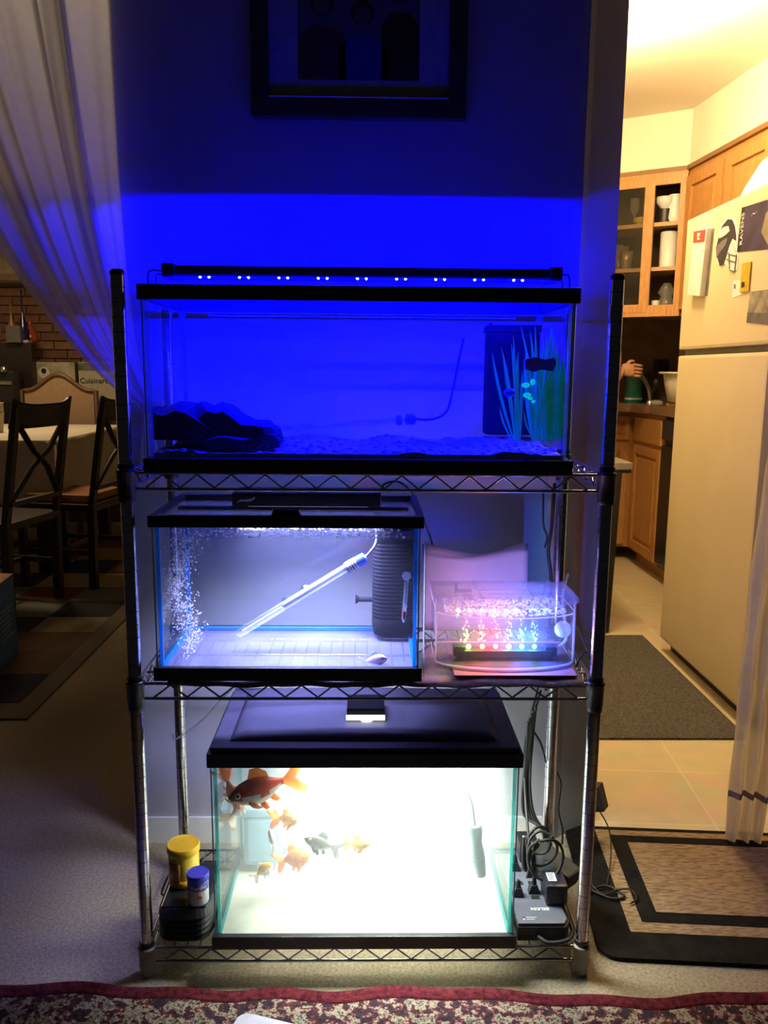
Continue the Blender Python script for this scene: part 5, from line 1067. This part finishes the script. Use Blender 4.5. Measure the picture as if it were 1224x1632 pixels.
# right hand: palm and five fingers curled downward
def hand(q, wr, fwd, palm, side, k=1.0):
    fwd = Vector(fwd).normalized(); palm = Vector(palm).normalized(); side = Vector(side).normalized()
    Jh = {'w': (wr-fwd*.01, .024), 'p1': (wr+fwd*.035*k, .027), 'p2': (wr+fwd*.07*k, .025)}; Eh = [('w','p1'),('p1','p2')]
    va, fa_ = skin_mesh(Jh, Eh, 'w', 2); sq = []
    for v in va:
        d = v-wr; s_ = d.dot(side); pz = d.dot(palm); sq.append(v+side*s_*.55-palm*pz*.35)
    q.cur = 0; q.add(sq, fa_, True)
    for i, (off, ln) in enumerate(((.030, .068), (.010, .076), (-.010, .071), (-.029, .055))):
        b = wr+fwd*.068*k+side*off; p1 = b+fwd*ln*.42+palm*.006; p2 = p1+fwd*ln*.24+palm*ln*.24; p3 = p2+palm*ln*.28+fwd*.004
        va, fa_ = skin_mesh({'a': (b-fwd*.015, .0095), 'b': (p1, .009), 'c': (p2, .0082), 'd': (p3, .007)}, [('a','b'),('b','c'),('c','d')], 'a', 1); q.add(va, fa_, True)
    b = wr+fwd*.022+side*.028; p1 = b+side*.022+fwd*.026+palm*.010; p2 = p1+fwd*.028+palm*.012
    va, fa_ = skin_mesh({'a': (b-side*.012, .012), 'b': (p1, .0105), 'c': (p2, .0085)}, [('a','b'),('b','c')], 'a', 1); q.add(va, fa_, True)
hand(q, J['wrr'][0], (1.0, .12, -.10), (0.15, 1, 0), (0, 0, 1), 1.1); hand(q, J['wrl'][0], (.2, 1, -.1), (0, 0, -1), (1, -.1, 0))
pe = thing('person', (1.165, 3.1, 0), 'person at the kitchen sink mostly hidden behind the wall, one hand showing', 'person')
build('body', q, [skin_m, shirt, trous, mat('sock_white', (.75, .72, .68), .9)], pe)
q = MB()
hc_ = Vector((1.175, 3.12, 1.70))
q.ell(hc_+Vector((0, -.012, .018)), (.094, .104, .105), 18, 12); q.ell(hc_+Vector((0, -.05, -.05)), (.085, .062, .09), 14, 9); build('hair', q, mat('hair_dark', (.015, .010, .008), .5, scale=80), pe)
q = MB()
for s in (-1, 1):
    x = 1.165+s*.092; q.prism(rrect(x-.045, 3.02, x+.045, 3.29, .04), .0012, .028)
    q.cur = 0
build('slipper', q, mat('slipper_brown', (.14, .045, .03), .7), pe)
q = MB()
for s in (-1, 1):
    q.ell(hc_+Vector((s*.030, .078, -.015)), (.011, .006, .007), 8, 6)
build('eyes', q, mat('eye_dark', (.05, .04, .04), .3), pe)
q = MB(); q.ell(hc_+Vector((0, .088, -.045)), (.011, .018, .020), 10, 7); q.ell(hc_+Vector((0, .078, -.082)), (.022, .008, .006), 10, 6); build('nose_and_mouth', q, skin_m, pe)
q = MB()
for s in (-1, 1): q.ell(hc_+Vector((s*.090, .0, -.03)), (.010, .018, .028), 8, 6)
build('ears', q, skin_m, pe)
# ================================================================ DINING AREA
tb_ = thing('dining_table', (-2.6, 3.9, 0), 'dining table under a long white cloth at the left of the picture', 'table')
cloth_m = mat('table_cloth', (.60, .54, .42), .85, var=.05, scale=6)
TZ = .80; tx1 = -1.77; ty0, ty1 = 3.19, 4.56; tx0 = -3.3
q = MB(); q.box((tx0+.03, ty0+.03, TZ-.03), (tx1-.03, ty1-.03, TZ-.004)); build('table_top', q, dark_wood, tb_)
for (x, y) in ((tx0+.12, ty0+.12), (tx1-.14, ty0+.14), (tx0+.12, ty1-.12), (tx1-.14, ty1-.14)): q = MB(); q.bar((x, y, .010), (x, y, TZ-.03), .07, .07, (0, 1, 0)); build('leg', q, dark_wood, tb_)
q = MB(); q.box((tx0, ty0, TZ-.004), (tx1, ty1, TZ+.002), .002)
def skirt(P0, P1, n0, drop0, drop1, n=30):
    P0, P1 = Vector(P0), Vector(P1)
    q.grid(lambda u, v: tuple(P0.lerp(P1, u)+Vector(n0)*(.006+v*(.022+.014*math.sin(u*26)))+Vector((0, 0, -v*(drop0+(drop1-drop0)*u)))), n, 8, .0015)
skirt((tx0, ty0, TZ), (tx1, ty0, TZ), (0, -1, 0), .36, .36); skirt((tx1, ty0, TZ), (tx1, ty1, TZ), (1, 0, 0), .37, .34)
o = build('tablecloth', q, cloth_m, loc=(-2.5, 3.9, TZ)); tag(o, 'white tablecloth draped over the dining table', 'tablecloth')
def xchair(loc, rz, label, cushion=None):
    """side chair: origin on the floor midway between the rear legs; +y faces forward"""
    t = thing('dining_chair', (0, 0, 0), label, 'chair', 'cross-back dining chairs')
    w2 = .205
    for s in (-1, 1):
        q = MB(); q.bar((s*w2, .03, .0), (s*w2, .02, .46), .036, .040, (0, 1, 0)); q.bar((s*w2, .02, .45), (s*w2, -.075, 1.02), .034, .030, (0, 1, 0)); build('rear_leg', q, dark_wood, t)
        q = MB(); q.bar((s*(w2+.01), .43, 0), (s*(w2+.01), .43, .45), .036, .036, (0, 1, 0)); build('front_leg', q, dark_wood, t)
        q = MB(); q.bar((s*w2, .04, .20), (s*(w2+.01), .42, .20), .02, .028); build('stretcher', q, dark_wood, t)
    q = MB(); q.box((-.225, .0, .43), (.225, .45, .47), .012); build('seat', q, dark_wood, t)
    q = MB(); q.grid(lambda u, v: (-.235+.47*u, -.062-.028*v-.032*math.sin(PI*u), .915+.11*v+.030*(abs(2*u-1)**4)*(v)), 16, 4, .018, True); build('top_rail', q, dark_wood, t)
    q = MB(); q.bar((-w2, -.004, .56), (w2, -.004, .56), .022, .035, (0, 1, 0)); build('lower_rail', q, dark_wood, t)
    for s in (-1, 1):
        q = MB(); q.tube([(s*(w2-.02), -.008, .575), (s*.06, -.030-.01, .72), (-s*.06, -.045-.01, .80), (-s*(w2-.03), -.065, .925)], .017, 8, True, .6); build('cross_slat', q, dark_wood, t)
    q = MB(); q.bar((-w2, .235, .20), (w2, .235, .20), .02, .028, (0, 1, 0)); build('cross_stretcher', q, dark_wood, t)
    t.location = loc; t.rotation_euler = (0, 0, rz); return t
def cushion(loc, rz, m_, label):
    q = MB(); q.box((-.19, .04, .472), (.19, .42, .515), .018); o = build('seat_cushion', q, m_, loc=(0, 0, 0)); o.location = loc; o.rotation_euler = (0, 0, rz); return tag(o, label, 'cushion')
ra = math.radians(78)
cA = at(66, 972, z=0); cB = at(180, 925, z=0)
xchair((cA.x, cA.y, .0095), ra, 'dark wooden cross-back dining chair nearer the left edge of the picture')
cb_p = (cB.x+.03, cB.y-.02, .0095)
xchair(cb_p, math.radians(80), 'dark wooden cross-back dining chair partly hidden behind the left rack post')
cushion(cb_p, math.radians(80), mat('cushion_rust', (.36, .13, .06), .9, var=.3, scale=9, col2=(.45, .25, .10)), 'rust and tan patterned cushion on the chair behind the left post')
uc = thing('upholstered_chair', (-2.15, 4.85, 0), 'beige upholstered chair with brown arched wooden rim behind the table', 'chair')
rim_w = mat('rim_wood', (.13, .07, .03), .4); uph = mat('upholstery', (.33, .22, .125), .85, var=.06)
ucy = 4.75; xl, xr = at(35, 622, y=ucy).x, at(152, 622, y=ucy).x; zt_, zs_ = at(92, 597, y=ucy).z, at(40, 622, y=ucy).z
def camel(u): 
    s = abs(2*u-1); return zs_+(zt_-zs_)*(0.5+.5*math.cos(PI*min(1, s*1.12)))**1.1
P = [(xl+(xr-xl)*k/24, camel(k/24)) for k in range(25)]
q = MB(); q.prism(P+[(xr, .45), (xl, .45)], ucy, ucy+.07, 'y'); build('backrest', q, uph, uc)
q = MB(); q.tube([(x, ucy, z) for x, z in [(xl, .40)]+P+[(xr, .40)]], .016, 8); build('back_rim', q, rim_w, uc)
q = MB(); q.box((xl-.02, ucy-.5, .36), (xr+.02, ucy, .47), .03); build('seat', q, uph, uc)
for (x, y) in ((xl, ucy-.46), (xr, ucy-.46), (xl, ucy+.03), (xr, ucy+.03)): q = MB(); q.bar((x, y, .001), (x, y, .38), .04, .04, (0, 1, 0)); build('leg', q, rim_w, uc)
q = MB()
# sideboard with boxes and kitchenware at the brick wall
sb = thing('sideboard', (-2.4, 5.2, 0), 'brown sideboard against the brick wall behind the dining table', 'sideboard')
q = MB(); q.box((-3.3, 5.02, .01), (-1.35, 5.42, .90), .006); build('cabinet_body', q, mat('sideboard_brown', (.11, .06, .035), .5), sb)
q = MB(); q.box((-3.32, 5.0, .90), (-1.33, 5.425, .93), .004); build('top_board', q, mat('side_top', (.16, .10, .06), .5), sb)
def bxy(u0, v0, u1, v1, y): a = at(u0, v0, y=y); b = at(u1, v1, y=y); return a, b
a, b = bxy(50, 577, 122, 640, 5.1)
t = thing('picture_box', ((a.x+b.x)/2, 5.15, .93), 'box printed with green and white picture behind the upholstered chair', 'box')
q = MB(); q.box((a.x, 5.1, .931), (b.x, 5.26, a.z), .003); build('carton', q, mat('carton_green', (.24, .23, .12), .6, var=.4, scale=14, col2=(.45, .42, .32)), t)
c1 = at(70, 590, y=5.1); q = MB(); q.lathe([(.045, 0), (.045, .002)], (c1.x, 5.097, c1.z-.02), 20, 'y'); build('printed_dish', q, mat('print_cream', (.55, .50, .40), .6), t)
q = MB(); q.lathe([(.02, 0), (.02, .002)], (c1.x, 5.094, c1.z-.005), 16, 'y'); build('printed_dot', q, black_plastic, t)
a, b = bxy(124, 577, 196, 640, 5.1)
t = thing('appliance_box', ((a.x+b.x)/2, 5.15, .93), 'white appliance box with black lettering behind the table, next to the picture box', 'box')
q = MB(); q.box((a.x, 5.1, .931), (b.x, 5.26, a.z), .003); build('carton', q, mat('carton_white', (.42, .38, .28), .6, var=.05), t)
q = MB(); q.box((a.x, 5.098, a.z-.065), (b.x, 5.1, a.z-.005)); build('carton_band', q, mat('carton_grey', (.14, .15, .14), .6, var=.3, scale=20), t)
c1 = at(143, 607, y=5.095); build('lettering', text_mesh('Cuisinart', .058, frame_mtx((c1.x+.03, 5.097, c1.z), (1, 0, 0), (0, 0, 1)), .001), black_plastic, t)
# tower of dark kitchenware at left
dk = thing('dark_cabinet_tower', tuple(at(20, 700, y=4.9)), 'dark brown cabinet box at the left edge carrying bottles', 'cabinet')
a = at(-40, 545, y=4.9); b = at(44, 625, y=4.9); q = MB(); q.box((a.x, 4.9, .931), (b.x, 4.99, a.z), .004); q.v = [(x, y+.12, z) for x, y, z in q.v]; build('cabinet_body', q, mat('tower_dark', (.018, .012, .010), .4), dk)
tz = a.z
a2 = at(8, 540, y=5.0); b2 = at(43, 545, y=5.0)
q = MB(); q.box((a2.x, 5.02, tz+.001), (b2.x, 5.10, tz+.022), .003); o = build('white_stand', q, mat('stand_white', (.40, .38, .36), .5), loc=(a2.x, 5.05, tz)); tag(o, 'small white stand under the long-necked bottles', 'stand')
bz = tz+.0225
def bottle(nm, u, r, h, hn, m_, label, y=5.06, z=None):
    x = at(u, 540, y=y).x; q = MB(); z = bz if z is None else z
    q.lathe([(r*.5, 0), (r*.95, h*.12), (r, h*.25), (r*.7, h*.5), (r*.25, h*.8), (r*.16, h), (r*.15, hn), (r*.22, hn+.008)], (x, y, z), 18); o = build(nm, q, m_, loc=(x, y, z)); return tag(o, label, 'bottle')
bottle('long_neck_bottle', 38, .042, .24, .37, mat('cobalt', (.012, .010, .10), .15), 'dark blue long-necked bottle on the stand at the left')
bottle('round_bottle', 49, .062, .17, .20, mat('orange_glass', (.30, .06, .02), .2), 'orange round bottle behind the dark blue one', y=5.2, z=tz+.001)
bottle('amber_bottle', 20, .045, .20, .26, mat('amber', (.22, .12, .03), .3), 'amber bottle left of the dark blue one')
a = at(12, 520, y=4.96); q = MB(); q.box((at(10, 520, y=4.98).x, 4.96, tz+.001), (at(33, 520, y=4.98).x, 5.01, at(20, 519, y=4.98).z), .002); o = build('grey_card_box', q, mat('card_grey', (.10, .09, .085), .6), loc=(a.x, 4.98, tz)); tag(o, 'grey little box in front of the amber bottle', 'box')
cm = thing('coffee_maker', tuple(at(10, 690, y=4.75)), 'black coffee maker with chrome parts at the left edge', 'coffee maker')
a = at(-40, 590, y=4.8); b = at(27, 690, y=4.8)
q = MB(); q.box((a.x, 4.80, .94), (b.x, 4.96, a.z), .015); build('body', q, black_plastic, cm)
q = MB(); c1 = at(6, 588, y=4.78); q.lathe([(.022, -.02), (.022, .015), (.01, .02)], c1, 14); build('chrome_cap', q, steel, cm)
q = MB(); c1 = at(8, 610, y=4.78); q.box((a.x+.02, 4.785, c1.z-.012), (at(18, 610, y=4.78).x, 4.80, c1.z+.012), .003); build('chrome_band', q, steel, cm)
cs = thing('stacked_cups', tuple(at(4, 690, y=3.6)), 'stack of pale paper cups on the tablecloth at the left edge', 'cups')
c1 = at(-4, 690, y=3.75)
for k, hh in enumerate((0, .03, .06)):
    q = MB(); q.lathe([(.035, 0), (.045, .12), (.048, .125), (.044, .12)], (c1.x, 3.75, TZ+.003+hh), 18); build('cup', q, mat('cup_pale', (.55, .47, .36), .7), cs)
# upper cabinet at the left edge over the brick
uc2 = thing('wall_cabinet', tuple(at(5, 440, y=5.3)), 'cream wall cabinet over the brick wall at the left edge', 'cabinet')
a = at(27, 447, y=5.2); q = MB(); q.box((-3.3, 5.2, a.z), (a.x, 5.424, 2.45), .004); build('cabinet_body', q, mat('cab_cream', (.42, .36, .22), .5), uc2)
q = MB(); q.box((-3.3, 5.19, a.z), (a.x+.02, 5.2, a.z+.045), .002); build('lower_rail', q, mat('rail_tan', (.25, .19, .11), .5), uc2)
# box at the left edge on the rug
tbx = thing('toy_box', tuple(at(10, 1045, z=.0095)), 'blue and red cardboard toy box standing on the rug at the left edge', 'box')
f0 = at(29, 1038, z=.0095); f1 = at(-6, 1075, z=.0095); hz = at(20, 915, y=f0.y).z
dvv = Vector((f1.x-f0.x, f1.y-f0.y)).normalized()*.30; nl = Vector((-1.0, .15)).normalized()*.30
Pb = [(f0.x, f0.y), (f0.x+dvv.x, f0.y+dvv.y), (f0.x+dvv.x+nl.x, f0.y+dvv.y+nl.y), (f0.x+nl.x, f0.y+nl.y)]
q = MB(); q.prism(Pb, .0095, hz); build('carton', q, mat('box_blue', (.06, .22, .45), .5, var=.2, scale=12), tbx)
q = MB(); q.prism([(p[0]*.9+Pb[0][0]*.1, p[1]*.9+Pb[0][1]*.1) for p in Pb], hz, hz+.002); build('top_print', q, mat('box_red', (.85, .20, .06), .5, var=.3, scale=10), tbx)
tn = Vector((dvv.y, -dvv.x, 0)).normalized(); tn = tn if tn.x > 0 else -tn
org = Vector((f0.x+dvv.x*.35, f0.y+dvv.y*.35, hz-.12))+tn*.0015
stripes = MB(); stripes.T = frame_mtx(org, (-dvv.x, -dvv.y, 0), (0, 0, 1))
for k in range(7): stripes.box((-.09, -.02*k, 0), (.06-.02*(k % 3), -.02*k+.008, .001))
build('printed_line', stripes, mat('print_pale', (.35, .38, .42), .6), tbx)
